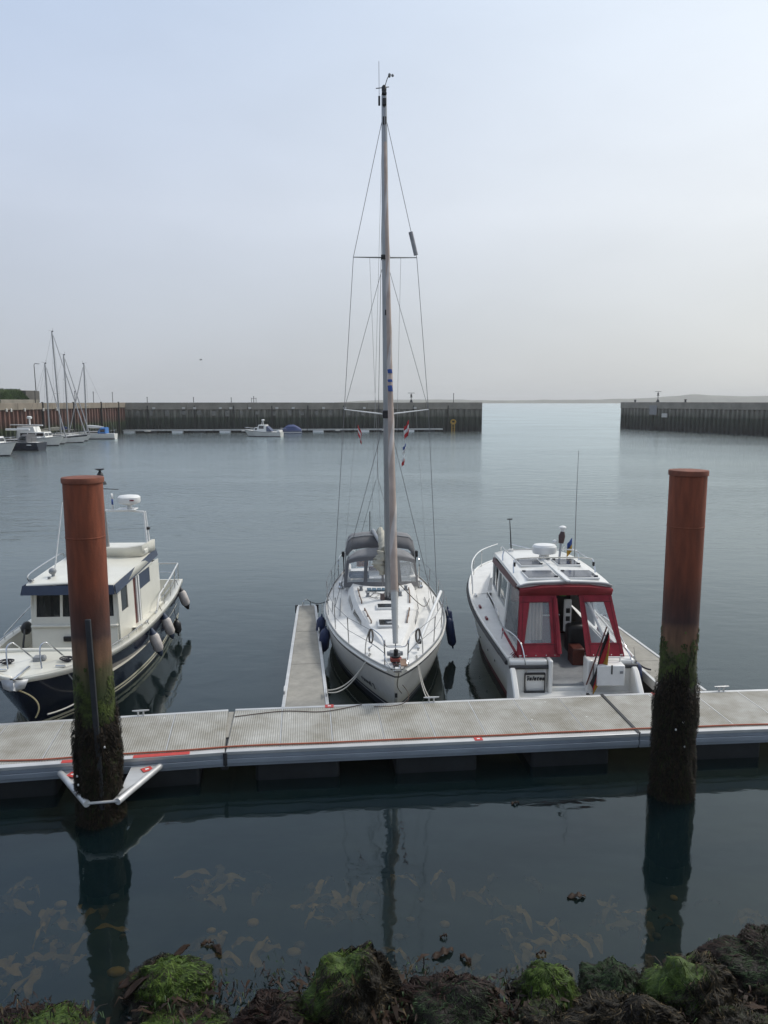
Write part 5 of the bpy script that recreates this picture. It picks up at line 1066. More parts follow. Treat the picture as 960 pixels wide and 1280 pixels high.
boxp('front_moulding', cream, nb, (0, WY0 + .06, 1.60), (1.95, .10, .05), bevel=.015); boxp('front_step', cream, nb, (.05, WY0 - .06, .98), (1.5, .22, .10), bevel=.02); boxp('front_step', mat('cream_nonslip_deck', (.55, .52, .44), .8), nb, (.05, WY0 - .16, .80), (1.7, .34, .10), bevel=.02)
boxp('front_vent', black, nb, (-.10, WY0 + .02, 1.30), (.32, .06, .12), bevel=.02)
# sides
for s in (-1, 1):
    def span(q, y0, y1, z0, z1, th=.04): q.slab([wpt(s, y0, z0), wpt(s, y1, z0), wpt(s, y1, z1), wpt(s, y0, z1)], th * s)
    q = MB(); span(q, WY0 + .12, 3.75, ZW0, 1.82); span(q, WY0 + .12, WY0 + .34, 1.82, 2.42); span(q, 3.28, 3.48, 1.82, 2.42); span(q, WY0 + .12, WY1, 2.40, 2.46); span(q, 3.48, 3.75, 1.82, 2.42); span(q, 4.30, 6.1, ZW0, 2.0); span(q, 5.2, 6.1, 2.0, 2.42)
    q.build('wheelhouse_side', cream, nb)
    q = MB(); span(q, WY0 + .34, 3.28, 1.82, 2.40, .02); q.build('side_window', darkglass, nb)
    q = MB(); span(q, 3.75, 3.97, ZW0, 2.40, .02); q.build('door', mahog, nb); q = MB(); span(q, 3.97, 4.03, ZW0, 2.4, .05); span(q, 4.12, 4.2, ZW0, 2.4, .06); q.build('door_frame', whiteplast, nb)
    q = MB(); span(q, 4.30, 5.2, 2.0, 2.40, .03); q.build('rear_window', bluegrey, nb)
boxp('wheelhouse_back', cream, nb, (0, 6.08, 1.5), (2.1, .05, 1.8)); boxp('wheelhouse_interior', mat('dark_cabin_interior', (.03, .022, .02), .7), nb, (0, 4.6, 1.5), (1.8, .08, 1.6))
# roof: cream top with blue-grey fascia
RW = 1.03
def rring(y, w, zt, e): return [(-w, y, zt - .16), (-w + e, y, zt), (0, y, zt + .05), (w - e, y, zt), (w, y, zt - .16)]
q = MB(); q.loft([rring(2.28, RW - .02, 2.60, .06), rring(2.40, RW, 2.62, .05), rring(4.2, RW + .05, 2.66, .05), rring(6.05, RW + .02, 2.72, .05), rring(6.2, RW, 2.72, .05)], False, False); rf = q.build('roof', cream, nb, ang=45); rf.modifiers.new('t', 'SOLIDIFY').thickness = .03
for s in (-1, 1): MB().slab([Vector((s * (RW + .01), 2.22, 2.40)), Vector((s * (RW + .03), 6.1, 2.52)), Vector((s * (RW - .02), 6.1, 2.71)), Vector((s * (RW - .03), 2.26, 2.60))], .02 * s).build('roof_fascia', bluegrey, nb)
MB().slab([Vector((-RW, 2.20, 2.40)), Vector((RW, 2.20, 2.40)), Vector((RW - .04, 2.25, 2.605)), Vector((-RW + .04, 2.25, 2.605))], .02).build('roof_fascia', bluegrey, nb)
q = MB(); q.loft([[(-1.0, 5.0, 2.70), (-1.0, 4.96, 2.92), (-.98, 5.1, 2.92)], [(-.6, 4.85, 2.72), (-.6, 4.80, 2.95), (-.6, 4.95, 2.95)], [(.6, 4.85, 2.72), (.6, 4.80, 2.97), (.6, 4.95, 2.97)], [(.95, 5.0, 2.72), (.95, 4.96, 3.0), (.93, 5.1, 3.0)], [(1.06, 5.9, 2.7), (1.06, 5.9, 3.0), (.98, 5.9, 3.0)]], False, False); q.build('roof_coaming', cream, nb, ang=50).modifiers.new('t', 'SOLIDIFY').thickness = .03
boxp('upper_roof', cream, nb, (0, 5.6, 2.80), (2.0, 1.0, .16), bevel=.04)
# radar arch, dome, mast and lights
for s in (-1, 1):
    for dy in (0, .28): tubep('arch_leg', whiteplast, nb, [(s * .98, 5.4 + dy, 2.85), (s * .90, 5.5 + dy * .5, 3.80)], .024, 8)
tubep('arch_bar', whiteplast, nb, [(-.90, 5.5, 3.80), (-.5, 5.52, 3.84), (.5, 5.52, 3.84), (.90, 5.5, 3.80)], .028, 8); boxp('radar_shelf', whiteplast, nb, (.45, 5.55, 3.87), (.5, .4, .03), bevel=.01)
part('radar_dome', whiteplast, nb, lambda q: q.lathe((.52, 5.55, 3.88), [(.07, 0), (.06, .09), (.14, .11), (.27, .16), (.29, .20), (.29, .31), (.25, .35), (.1, .37)], 22)); part('radar_badge', redpaint, nb, lambda q: q.box((.62, 5.285, 4.13), (.18, .02, .03)))
tubep('mast', mat('grey_mast_tube', (.3, .3, .3), .4, .5), nb, [(-.08, 5.52, 2.85), (-.18, 5.52, 4.55)], [.05, .04], 10); part('mast_light', black, nb, lambda q: (q.lathe((-.19, 5.52, 4.53), [(.16, 0), (.14, .07), (.09, .1), (.09, .24), (.06, .3), (.02, .36), (.12, .40), (.12, .415)], 12)))
tubep('mast_yard', black, nb, [(-.18, 5.52, 4.42), (.26, 5.52, 4.40)], .01, 5); part('aft_light', black, nb, lambda q: q.box((.98, 5.58, 3.35), (.08, .1, .07)), bevel=.01)
tubep('roof_rail', steel, nb, smoothpath([(-1.05, 2.7, 2.62), (-1.04, 2.8, 2.78), (-1.02, 4.6, 2.86), (-1.0, 4.9, 2.74)], 5), .014, 7)
tubep('whip_antenna', whiteplast, nb, [(-.62, 3.1, 2.64), (-.42, 3.35, 4.35)], [.016, .009], 6); part('search_light', grey_mid, nb, lambda q: (q.cyl((-.6, 3.0, 2.62), (-.6, 3.0, 2.72), .04), q.ell((-.6, 2.97, 2.78), (.09, .08, .08), 12, 8), q.box((-.6, 2.75, 2.65), (.06, .06, .1)))); part('horn', grey_mid, nb, lambda q: q.tube([(-.9, 2.6, 2.66), (-.9, 2.42, 2.68)], [.02, .04], 8))
for o in nb.children:
    if o not in BEFORE: o.location.x = .17
# foredeck hoops, cleats, anchor on the stem
for x in (-.36, .30): tubep('bow_hoop', steel, nb, smoothpath([(x - .02, .20, 1.38), (x - .08, .32, 1.76), (x - .02, .42, 1.86), (x + .06, .50, 1.78), (x + .22, .85, 1.40)], 6), .016, 8)
boxp('anchor_shank', steel, nb, (.02, -.13, 1.42), (.05, .75, .05), bevel=.01); MB().loft([[(-.26, -.42, 1.40), (-.2, -.48, 1.24), (-.06, -.52, 1.20), (0, -.46, 1.36)], [(0, -.46, 1.40), (0, -.50, 1.26), (0, -.53, 1.22), (0, -.48, 1.38)], [(.26, -.42, 1.40), (.2, -.48, 1.24), (.06, -.52, 1.20), (0, -.46, 1.36)]], False, False).build('anchor_fluke', mat('galvanised_anchor', (.40, .41, .42), .5, .6), nb).modifiers.new('t', 'SOLIDIFY').thickness = .02
for x, y in ((-.55, .55), (.62, .65)):
    part('rope_coil', roped, nb, lambda q: [q.tube([(x + (.05 + .03 * k) * math.cos(a), y + (.04 + .025 * k) * math.sin(a), 1.385 + .02 * k + random.uniform(0, .012)) for a in [2 * math.pi * j / 14 for j in range(14)]], .013, 5, closed=True) for k in range(4)])
part('windlass', grey_mid, nb, lambda q: (q.box((.02, .7, 1.43), (.16, .18, .12)), q.ell((.14, .7, 1.45), (.05, .07, .07), 10, 6)), bevel=.02); boxp('bow_cleat', steel, nb, (.62, .28, 1.41), (.2, .04, .05), bevel=.012); boxp('bow_cleat', steel, nb, (-.45, .08, 1.42), (.2, .04, .05), bevel=.012)
# side rails and stern rail
for s in (-1, 1):
    tubep('toe_rail', steel, nb, smoothpath([(s * (NH.sheer(u).x - .1), NH.sheer(u).y, NH.sheer(u).z + .11) for u in (.2, .3, .42)], 5), .013, 7)
    for u in (.2, .25, .31, .37, .42): p = NH.sheer(u, 0, -.1); tubep('toe_rail_post', steel, nb, [(s * p.x, p.y, p.z), (s * p.x, p.y, p.z + .11)], .01, 6)
    tubep('stern_rail', alupale, nb, [(s * (NH.sheer(u).x - .09), NH.sheer(u).y, NH.sheer(u).z + hh) for u, hh in ((.58, .08), (.62, .42), (.8, .55), (.985, .55))] + [(0, 8.5, 1.79)], .024, 8)
    for u in (.68, .78, .88, .985): p = NH.sheer(u, 0, -.09); tubep('stern_stanchion', steel, nb, [(s * p.x, p.y, p.z), (s * p.x, p.y, p.z + .54)], .014, 7)
    tubep('stern_mid_rail', steel, nb, [(s * (NH.sheer(u).x - .09), NH.sheer(u).y, NH.sheer(u).z + .28) for u in (.64, .8, .985)] + [(0, 8.5, 1.52)], .011, 6)
part('side_cleat', steel, nb, lambda q: [q.box((NH.sheer(u).x - .1, NH.sheer(u).y, NH.sheer(u).z + .06), (.05, .2, .05)) for u in (.47, .575)], bevel=.01)
# black bag, mirror and cable on the left side deck
part('deck_bag', black, nb, lambda q: q.ell((-1.12, 3.0, 1.42), (.12, .18, .16), 10, 6)); boxp('shore_socket', black, nb, (-1.0, 2.42, .98), (.1, .12, .2), bevel=.02); tubep('shore_cable', black, nb, smoothpath([(-1.12, 2.9, 1.45), (-1.02, 2.6, 1.35), (-1.0, 2.48, 1.2), (-1.0, 2.42, 1.0)], 5), .022, 6)
tubep('left_hand_rail', steel, nb, smoothpath([(-1.3, 2.2, 1.5), (-1.15, 3.1, 1.8), (-1.08, 4.0, 2.0)], 5), .013, 7)
tubep('bulwark_strap', black, nb, smoothpath([(-1.2, 1.62, 1.38), (-1.12, 1.6, 1.2), (-1.05, 1.58, 1.0)], 4), .012, 5)
def onnb(x, y, z): return nb.matrix_basis @ Vector((x, y, z))
for (u, lab, zc, tl) in ((.47, 'pale fender with dark ends on the cruiser, nearest of the three', .78, -.28), (.62, 'pale fender with dark ends on the cruiser, middle of the three', .80, -.3), (.93, 'pale fender with dark ends at the stern of the cruiser', .85, -.32)):
    p = NH.sheer(u); fender('fender', lab, fendwhite, onnb(p.x + .13, p.y - .1, zc), .125, .56, 'pale fenders of the navy cruiser', (.1, tl), .33, bluegrey if u < .9 else black)
fender('fender', 'short black fender low on the navy cruiser near its stern', black, onnb(1.60, 6.55, .35), .11, .4, None, (0, -.1))
line('yellowish rope hanging from the cruiser anchor down to the pontoon', onnb(.0, -.42, 1.2), (-6.72, 14.25, ZD + .03), .0, ropey, .014, (.22, 0, .05))
line('pale rope from the cruiser side to the pontoon behind the left pile', onnb(1.02, 1.6, .55), (-6.55, 14.40, ZD + .04), .1, ropew, .016)
line('dark rope from the cruiser bow cleat towards the left pile', onnb(.66, .28, 1.40), (-5.35, 14.5, ZD + .06), .12, mat('grey_green_rope', (.12, .13, .13), .95), .012)
t = flag('tiny blue and white pennant below the cruiser mast yard', onnb(.24, 5.52, 4.30), [flagwhite, flagblue, flagwhite], .07, .45, 1.0, .4, 'pennant')
# ------------------------------------------------------------------ boats along the left quay and by the far pier
fgel = gel
def faryacht(label, bow, hdg, L, mast, mastL, rows, mats, cover=None, name='sailing_yacht', hood=None, stern_aft=False, heel=0, boomc=None):
    """bow: world position of the stem; hdg: angle of the direction stem -> stern."""
    t = thing(name, label, 'sailing yacht', (bow[0], bow[1], 0), hdg - math.pi / 2, None, heel, 0); k = L / 10
    H = Hull(L, [(0, .05), (.1, .62 * k), (.25, 1.15 * k), (.5, 1.6 * k), (.8, 1.4 * k), (1, 1.0 * k)], [(0, 1.35 * k), (.5, 1.1 * k), (1, 1.12 * k)], [(0, .02), (.1, .35 * k), (.3, .95 * k), (.55, 1.35 * k), (1, .7 * k)], [(0, .25), (.5, .6), (1, .15)], .9 * k, 1.5)
    H.build(t, rows, mats, 18, keel=3); H.deck(t, deckw, .01, 1, .03, -.01, .05, 14); H.rail(t, 'toe_rail', grey_mid, .03, .02, 1, .01, -.02, 16)
    z = 1.15 * k
    cb = MB().loft([[(-w, y, z - .05), (-w * .85, y, z + h), (w * .85, y, z + h), (w, y, z - .05)] for y, w, h in ((2.2 * k, .4 * k, .1), (4 * k, .8 * k, .32), (7 * k, 1.0 * k, .42))]).build('coachroof', gel, t, bevel=.03)
    for s in (-1, 1): MB().slab([(s * .86 * k, 4.2 * k, z + .1), (s * 1.0 * k, 6.6 * k, z + .12), (s * .94 * k, 6.6 * k, z + .3), (s * .80 * k, 4.3 * k, z + .26)], .02 * s).build('side_window', darkglass, cb)
    if mast:
        my = mastL * L; ms = tubep('mast', alu, t, [(0, my, z), (0, my + .1, mast)], [.13, .10], 10)
        for zz, w in ((mast * .45, 1.0), (mast * .72, .75)):
            for s in (-1, 1): tubep('spreader', alu, t, [(0, my, zz), (s * w * k, my + .15, zz + .05)], .03, 5)
        for s in (-1, 1): tubep('shroud', wire, t, [(s * 1.35 * k, my + .2, 1.15 * k), (s * 1.0 * k, my + .15, mast * .45), (s * .75 * k, my + .15, mast * .72), (0, my, mast - .3)], .012, 4)
        tubep('furled_genoa', mat('far_furled_sail', (.33, .33, .34), .9), t, [(0, .3, 1.4 * k), (0, my - .1, mast - .6)], [.11, .05], 8); tubep('backstay', wire, t, [(0, L - .1, 1.2), (0, my + .1, mast)], .012, 4)
        part('masthead_gear', black, t, lambda q: (q.box((0, my, mast + .08), (.1, .25, .16)), q.tube([(0, my - .1, mast), (0, my - .1, mast + .6)], .015, 4), q.tube([(0, my + .1, mast + .1), (0, my + .6, mast + .25)], .015, 4)))
        tubep('boom', alu, t, [(0, my + .15, 2.3 * k), (0, my + 3.6 * k, 2.35 * k)], .07, 8)
        if cover is not None: MB().tube([(0, my + .1, 2.65 * k), (0, my + .6, 2.55 * k), (0, my + 2.5 * k, 2.45 * k), (0, my + 3.5 * k, 2.4 * k)], [.1, .22, .17, .08], 8, squash=1.3).build('sail_cover', cover, t)
    if hood is not None:
        MB().loft([[(-1.0 * k, y, z), (-.95 * k, y, z + h * .8), (-.6 * k, y, z + h), (.6 * k, y, z + h), (.95 * k, y, z + h * .8), (1.0 * k, y, z)] for y, h in ((6.6 * k, .5), (7.2 * k, 1.05), (8.2 * k, 1.1))]).build('sprayhood', hood, t)
        for s in (-1, 1): MB().slab([(s * .99 * k, 7.1 * k, z + .3), (s * .99 * k, 8.0 * k, z + .3), (s * .965 * k, 8.0 * k, z + .75), (s * .965 * k, 7.2 * k, z + .7)], .03 * s).build('hood_window', darkglass, t)
    for s in (-1, 1):
        tubep('pulpit', steel, t, [(s * .6 * k, 1.2 * k, 1.3 * k), (s * .55 * k, 1.1 * k, 1.9 * k), (s * .1, .05, 1.95 * k)], .025, 5); tubep('lifeline', wire, t, [(s * .55 * k, 1.1 * k, 1.9 * k), (s * 1.45 * k, 5 * k, 1.75 * k), (s * 1.2 * k, 9.2 * k, 1.75 * k)], .012, 4)
        for yy, xx in ((3.2, 1.2), (5, 1.45), (7.2, 1.4)): tubep('stanchion', steel, t, [(s * xx * k, yy * k, 1.12 * k), (s * xx * k, yy * k, 1.76 * k)], .018, 5)
        tubep('pushpit', steel, t, [(s * 1.15 * k, 9.2 * k, 1.1 * k), (s * 1.15 * k, 9.3 * k, 1.8 * k), (s * .8 * k, 9.9 * k, 1.85 * k), (0, 9.95 * k, 1.85 * k)], .025, 5)
    return t
def farmotor(label, bow, hdg, L, rows, mats, cabin, name='motorboat', hs=1.0):
    t = thing(name, label, 'motorboat', (bow[0], bow[1], 0), hdg - math.pi / 2); k = L / 9
    H = Hull(L, [(0, .06), (.1, .75 * k), (.3, 1.4 * k), (.6, 1.5 * k), (1, 1.35 * k)], [(0, 1.6 * k * hs), (.5, 1.2 * k * hs), (1, 1.05 * k * hs)], [(0, .02), (.15, .6 * k), (.4, 1.2 * k), (1, 1.2 * k)], [(0, .3), (1, .4)], 1.0 * k, 1.2)
    H.build(t, rows, mats, 16, keel=3); H.deck(t, deckw, .01, 1, .03, -.02, .05, 12); H.rail(t, 'rubbing_strake', grey_mid, .04, .0, 1, -.08, .01, 16)
    z = 1.2 * k * hs
    for y0, y1, w, h, gls in cabin:
        c = MB().loft([[(-w, y0, z - .1), (w, y0, z - .1), (w, y1, z - .1), (-w, y1, z - .1)], [(-w * .9, y0 + .35 * h, z + h), (w * .9, y0 + .35 * h, z + h), (w * .9, y1 - .1 * h, z + h), (-w * .9, y1 - .1 * h, z + h)]]).build('cabin', gel, t, bevel=.05)
        if gls:
            f0, f1 = .45, .86
            for s in (-1, 1):
                def sp_(y, f): return (s * (w * (1 - .1 * f) + .006), y, z - .1 + (h + .1) * f)
                n = max(1, int((y1 - y0) / 1.1)); st = (y1 - y0 - .7 * h) / n
                for i in range(n): a = y0 + .42 * h + i * st; MB().slab([sp_(a, f0), sp_(a + st * .86, f0), sp_(a + st * .86, f1), sp_(a, f1)], .012 * s).build('cabin_window', darkglass, c)
            def fp_(x, f): return (x * (1 - .1 * f), y0 + .35 * h * f - .008, z - .1 + (h + .1) * f)
            for a, b in ((-.9, -.05), (.05, .9)): MB().slab([fp_(w * a, f0), fp_(w * b, f0), fp_(w * b, f1), fp_(w * a, f1)], -.012).build('windscreen', darkglass, c)
    for s in (-1, 1):
        tubep('bow_rail', steel, t, [(s * .1, .1, 2.1 * k), (s * .75 * k, .9 * k, 2.05 * k), (s * 1.3 * k, 2.6 * k, 1.85 * k), (s * 1.35 * k, 3.2 * k, 1.35 * k)], .025, 5)
        for yy, xx, z0 in ((.9, .72, 1.5), (1.8, 1.1, 1.4), (2.6, 1.28, 1.35)): tubep('stanchion', steel, t, [(s * xx * k, yy * k, z0 * k * hs), (s * xx * k, yy * k, 1.95 * k)], .018, 5)
    return t
std = [(('s', 0), 0), (('s', -.2), 0), (.3, 0), (.14, 1), (0, 1)]
# left quay group
farmotor('white motor yacht bow poking in at the left edge of the picture', (-44.9, 95.0), R(163), 10, std, [gel, antiblue], [(2.5, 7.5, 1.2, 1.0, True)])
navys = faryacht('navy hulled sailing yacht lying stern-out at the left quay', (-55.9, 109.6), R(-19), 9.6, 0, 0, std, [navy, antiblue], None, 'sailing_yacht', canvasdark)
tubep('boom', whiteplast, navys, [(0, 3.5, 2.75), (0, 7.6, 2.8)], .14, 8); boxp('name_patch', flagwhite, navys, (1.335, 8.6, .75), (.02, .75, .13))
m1 = farmotor('white motor yacht with flybridge and radar dome at the left quay', (-48.3, 117.6), R(177), 8.4, std, [gel, antiblue], [(2.2, 6.6, 1.25, .95, True), (3.6, 6.9, 1.05, 1.75, False)])
part('radar_dome', whiteplast, m1, lambda q: (q.lathe((0, 5.2, 4.0), [(.12, -1.0), (.12, 0), (.36, .05), (.38, .3), (.2, .42)], 12)))
tubep('sun_awning', mat('pale_awning', (.5, .51, .52), .8), m1, [(0, 3.2, 3.05), (0, 8.2, 3.1)], .16, 8, squash=.6)
faryacht('white sailing yacht with the tallest far mast and a dark sheer line', (-47.9, 126.0), R(178), 9.4, 17.7, .46, [(('s', 0), 1), (('s', -.22), 0), (.35, 0), (.16, 1), (0, 1)], [gel, navy], sailwhite, heel=R(-1.6))
faryacht('white sailing yacht with a blue sail cover behind the tallest mast', (-49.2, 131.0), R(178), 8.4, 14.2, .46, std, [gel, antiblue], bluetarp)
faryacht('small white sailing yacht with a bright blue cockpit hood by the pier corner', (-56.2, 138.5), R(-1), 8.6, 13.1, .40, std, [gel, antiblue], whiteplast, hood=mat('bright_blue_canvas', (.04, .16, .42), .8))
faryacht('small sailing yacht squeezed in left of the tallest mast', (-49.5, 122.0), R(178), 7.2, 12.4, .40, std, [gel, antiblue], sailwhite)
# by the far pier
wc = farmotor('small white cabin motorboat crossing in front of the far pier', (-26.6, 148.6), R(-9), 7.4, [(('s', 0), 0), (('s', -.25), 0), (.3, 0), (.12, 1), (0, 1)], [gel_dk, antiblue], [(2.0, 3.9, .85, .75, True), (2.6, 4.6, .95, 1.25, True)], hs=1.0)
part('lamp_frame', whiteplast, wc, lambda q: (q.tube([(-.5, 3.6, 2.2), (-.3, 3.7, 3.0), (.3, 3.7, 3.0), (.5, 3.6, 2.2)], .05, 6), q.lathe((0, 3.7, 3.0), [(.3, 0), (.32, .15), (.2, .25)], 10))); tubep('whip_antenna', wire, wc, [(0, 2.4, 1.9), (0, 2.3, 4.6)], .02, 4)
part('canvas_cover', mat('grey_blue_canvas', (.07, .09, .15), .8), wc, lambda q: q.loft([[(-.9, y, 1.0), (-.8, y, h), (.8, y, h), (.9, y, 1.0)] for y, h in ((4.6, 2.0), (5.2, 1.5), (5.6, 1.1))])); boxp('transom_block', gel, wc, (0, 7.0, .9), (2.2, .5, .7), bevel=.08)
bt = farmotor('small motorboat under a blue tarpaulin at the far walkway', (-21.8, 163.0), R(2), 4.6, [(('s', 0), 1), (('s', -.2), 1), (.3, 0), (.12, 1), (0, 1)], [gel, bluetarp], [])
MB().loft([[(-w, y, .55), (-w * .75, y, h * .8), (-w * .2, y, h), (w * .2, y, h), (w * .75, y, h * .8), (w, y, .55)] for y, w, h in ((.5, .35, .8), (1.1, .7, 1.3), (1.8, .85, 1.75), (3.0, .85, 1.8), (3.8, .8, 1.4), (4.5, .7, .9))]).build('tarpaulin', bluetarp, bt)
t = thing('dinghy', 'small pale dinghy between the white cabin boat and the blue tarpaulin boat', 'dinghy', (-24.6, 162.6, 0), R(90))
DH = Hull(3.4, [(0, .1), (.2, .5), (.6, .75), (1, .68)], [(0, .75), (1, .6)], [(0, .02), (.3, .4), (1, .5)], [(0, .15), (1, .15)], .4, 1.3); DH.build(t, [(('s', 0), 0), (('s', -.12), 0), (.2, 0), (0, 0)], [whiteplast], 10, keel=2); DH.deck(t, grey_mid, .05, .97, .06, -.22, 0, 8, 'floor'); boxp('thwart', teak, t, (0, 1.7, .55), (1.3, .25, .04)); DH.rail(t, 'gunwale', rubber, .04, 0, 1, 0, 0, 12)
# a gull over the harbour
t = thing('gull', 'tiny gull flying over the harbour above the far pier', 'bird', (-34.8, 150, 14.4), .6)
part('body', grey_mid, t, lambda q: q.tube([(-.28, 0, 0), (-.2, 0, .01), (0, 0, .0), (.16, 0, .03), (.24, 0, .04), (.3, 0, .03)], [.03, .05, .085, .06, .045, .01], 8))
for s in (-1, 1): MB().slab([(.08, s * .05, .03), (.1, s * .32, .2), (-.02, s * .68, .12), (-.08, s * .32, .18), (-.08, s * .05, .03)], .012).build('wing', grey_mid, t)
# ------------------------------------------------------------------ weed-covered boulders on the near shore
def rock_material():
    m = mat('wet_weedy_rock', (.012, .009, .007), .6, spec=.25, var=.4, scale=9, bump=.03, bscale=30); nt = m.node_tree; p = nt.nodes['Principled BSDF']
    a = N(nt, 'ShaderNodeAttribute', attribute_name='green'); lk = p.inputs['Base Color'].links[0].from_socket
    n = N(nt, 'ShaderNodeTexNoise'); n.inputs['Scale'].default_value = 14; n.inputs['Detail'].default_value = 5; tc_ = N(nt, 'ShaderNodeTexCoord'); nt.links.new(tc_.outputs['Object'], n.inputs['Vector'])
    r = N(nt, 'ShaderNodeValToRGB'); r.color_ramp.elements[0].position = .3; r.color_ramp.elements[0].color = (.016, .034, .008, 1); r.color_ramp.elements[1].position = .72; r.color_ramp.elements[1].color = (.070, .11, .018, 1); nt.links.new(n.outputs[0], r.inputs[0])
    x = N(nt, 'ShaderNodeMix', data_type='RGBA'); nt.links.new(a.outputs['Fac'], x.inputs[0]); nt.links.new(lk, x.inputs[6]); nt.links.new(r.outputs[0], x.inputs[7]); nt.links.new(x.outputs[2], p.inputs['Base Color']); return m
rockm = rock_material()
wrack = mat('bladder_wrack', (.020, .016, .009), .6, var=.35, scale=5, island=.85, c2=(.009, .008, .006), spec=.2)
wrackr = mat('red_brown_wrack', (.026, .012, .009), .6, var=.35, scale=5, island=.8, c2=(.012, .008, .006), spec=.2)
wracko = mat('ochre_wrack', (.075, .052, .022), .55, var=.35, scale=5, island=.7, c2=(.024, .018, .010), spec=.2)
algae = mat('green_algae', (.080, .125, .020), .6, var=.4, scale=6, island=.8, c2=(.018, .04, .007), spec=.2)
algaed = mat('dark_green_algae', (.030, .055, .020), .6, var=.4, scale=6, island=.8, c2=(.010, .022, .009), spec=.2)
def boulder(label, x, y, zc, rx, ry, rz, seed, nwrack, ngreen, gdir, wm=wrack, gm=algae, strand=.32, nox=0):
    t = thing('boulder', label, 'boulder', (x, y - .13, -.03), 0, 'weed covered boulders along the shore'); g = random.Random(seed)
    def surf(d, lift=0):
        n = 1 + .34 * mnoise.noise((d.x * 1.2 + seed, d.y * 1.2, d.z * 1.2)) + .24 * (.5 - abs(mnoise.noise((d.x * 1.9, d.y * 1.9 + seed, d.z * 1.9)))) + .12 * mnoise.noise((d.x * 3.4, d.y * 3.4 + seed, d.z * 3.4)) + .075 * mnoise.noise((d.x * 8, d.y * 8, d.z * 8 + seed)) - .08
        return Vector((d.x * rx * n, d.y * ry * n, zc + d.z * rz * n)) + d * lift
    bm = bmesh.new(); bmesh.ops.create_icosphere(bm, subdivisions=4, radius=1)
    for v in bm.verts: v.co = surf(v.co.normalized())
    me = bpy.data.meshes.new('rock'); bm.to_mesh(me); bm.free(); me.materials.append(rockm); me.polygons.foreach_set('use_smooth', [True] * len(me.polygons))
    o = bpy.data.objects.new('rock', me); col.objects.link(o); o.parent = t
    gd = Vector(gdir).normalized(); gv = []
    for v in me.vertices:
        d = Vector((v.co.x / rx, v.co.y / ry, (v.co.z - zc) / rz)).normalized(); k = d.dot(gd) + .55 * mnoise.noise((d.x * 2.2 + seed, d.y * 2.2, d.z * 2.2)) + .2 * mnoise.noise((d.x * 8, d.y * 8, d.z * 8 + seed))
        gv.append((1 if ngreen > 300 else .35) * (0 if gm is algaed else 1) * min(1, max(0, (k - .40) / .25)))
    ga = me.attributes.new('green', 'FLOAT', 'POINT'); ga.data.foreach_set('value', gv)
    def strands(n, m, name, ln, wmin, wmax, want, lift):
        q = MB(); made = 0; tries = 0
        while made < n and tries < n * 6:
            tries += 1
            d = Vector((g.gauss(0, 1), g.gauss(0, 1), g.gauss(0, 1))).normalized()
            if d.z < -.25 or (d.y > .75 and d.z < .2): continue
            k = d.dot(gd) + .55 * mnoise.noise((d.x * 2.2 + seed, d.y * 2.2, d.z * 2.2))
            if want and k < .45 + g.uniform(-.15, .15): continue
            if not want and k > .62 + g.uniform(-.2, .2): continue
            made += 1; w0 = g.uniform(wmin, wmax); sw = g.uniform(-1, 1); vs_ = []; prev = None; ns_ = 5; stp = ln * g.uniform(.5, 1.2) / ns_ / rx
            for j in range(ns_ + 1):
                p = surf(d, lift * (.4 + 1.2 * math.sin(j * .9 + sw * 3)) + g.uniform(0, lift))
                dn = Vector((0, 0, -1)) - d * (-d.z); side = d.cross(dn)
                if side.length < 1e-3: side = Vector((1, 0, 0))
                side.normalize(); wd = w0 * (.7, 1.1, 1.0, .9, .6, .15)[j]
                vs_ += [p - side * wd, p + side * wd]
                mv = dn.normalized() * .8 + side * sw * 1.8 + Vector((g.uniform(-1, 1), g.uniform(-1, 1), g.uniform(-.6, .6))) if dn.length > .15 else Vector((math.cos(sw * 3), math.sin(sw * 3), 0))
                d = (d + mv * stp).normalized()
            q.add(vs_, [(2 * j, 2 * j + 1, 2 * j + 3, 2 * j + 2) for j in range(ns_)])
        if made: tag(q.build(name, m, t, ang=180), kind='stuff')
    strands(int(nwrack * 1.5), wm, 'wrack', strand * .62, .0025, .0075, False, .012)
    if nox: strands(nox, wracko, 'ochre_wrack', strand * .5, .003, .007, False, .016)
    strands(int(ngreen * 1.1), gm, 'green_algae', strand * .4, .0018, .005, True, .008)
    return t
boulder('bright green mossy boulder below the left pile reflection', -2.50, 8.10, .0, .50, .42, .40, 1, 700, 2600, (.5, -.2, .9))
boulder('flat green and brown boulder at the bottom edge in front of the green left one', -2.15, 7.45, -.05, .80, .42, .26, 2, 1500, 1500, (-.2, -.3, 1), strand=.25)
boulder('low dark boulder in the bottom left corner', -3.62, 7.48, -.02, .60, .42, .28, 3, 1300, 1200, (.6, 0, 1), wrackr)
boulder('red brown weedy boulder left of the big dome', -1.12, 7.62, .0, .50, .40, .32, 4, 2300, 250, (.9, 0, .4), wrackr)
boulder('tall weedy boulder with a green crest, left of centre', -.40, 7.80, .12, .52, .46, .62, 5, 3200, 900, (-.75, -.1, .75), wrack, nox=500)
boulder('pale ochre weed heap at the bottom edge below the tall boulder', -.75, 7.02, .05, .50, .30, .30, 6, 1500, 200, (0, 0, 1), wracko, strand=.2)
boulder('broad dark boulder with green and red weed in the bottom middle', .78, 7.75, .02, .66, .48, .40, 7, 2600, 1500, (-.1, -.7, .8), wrackr, algaed)
boulder('small boulder with a bright yellow green cap', 1.80, 8.02, .06, .34, .32, .36, 8, 700, 2400, (.1, -.2, 1))
boulder('low brown weed heap between the yellow green boulder and the ochre dome', 1.75, 7.42, .05, .46, .40, .30, 9, 2200, 100, (0, 1, .4), nox=350)
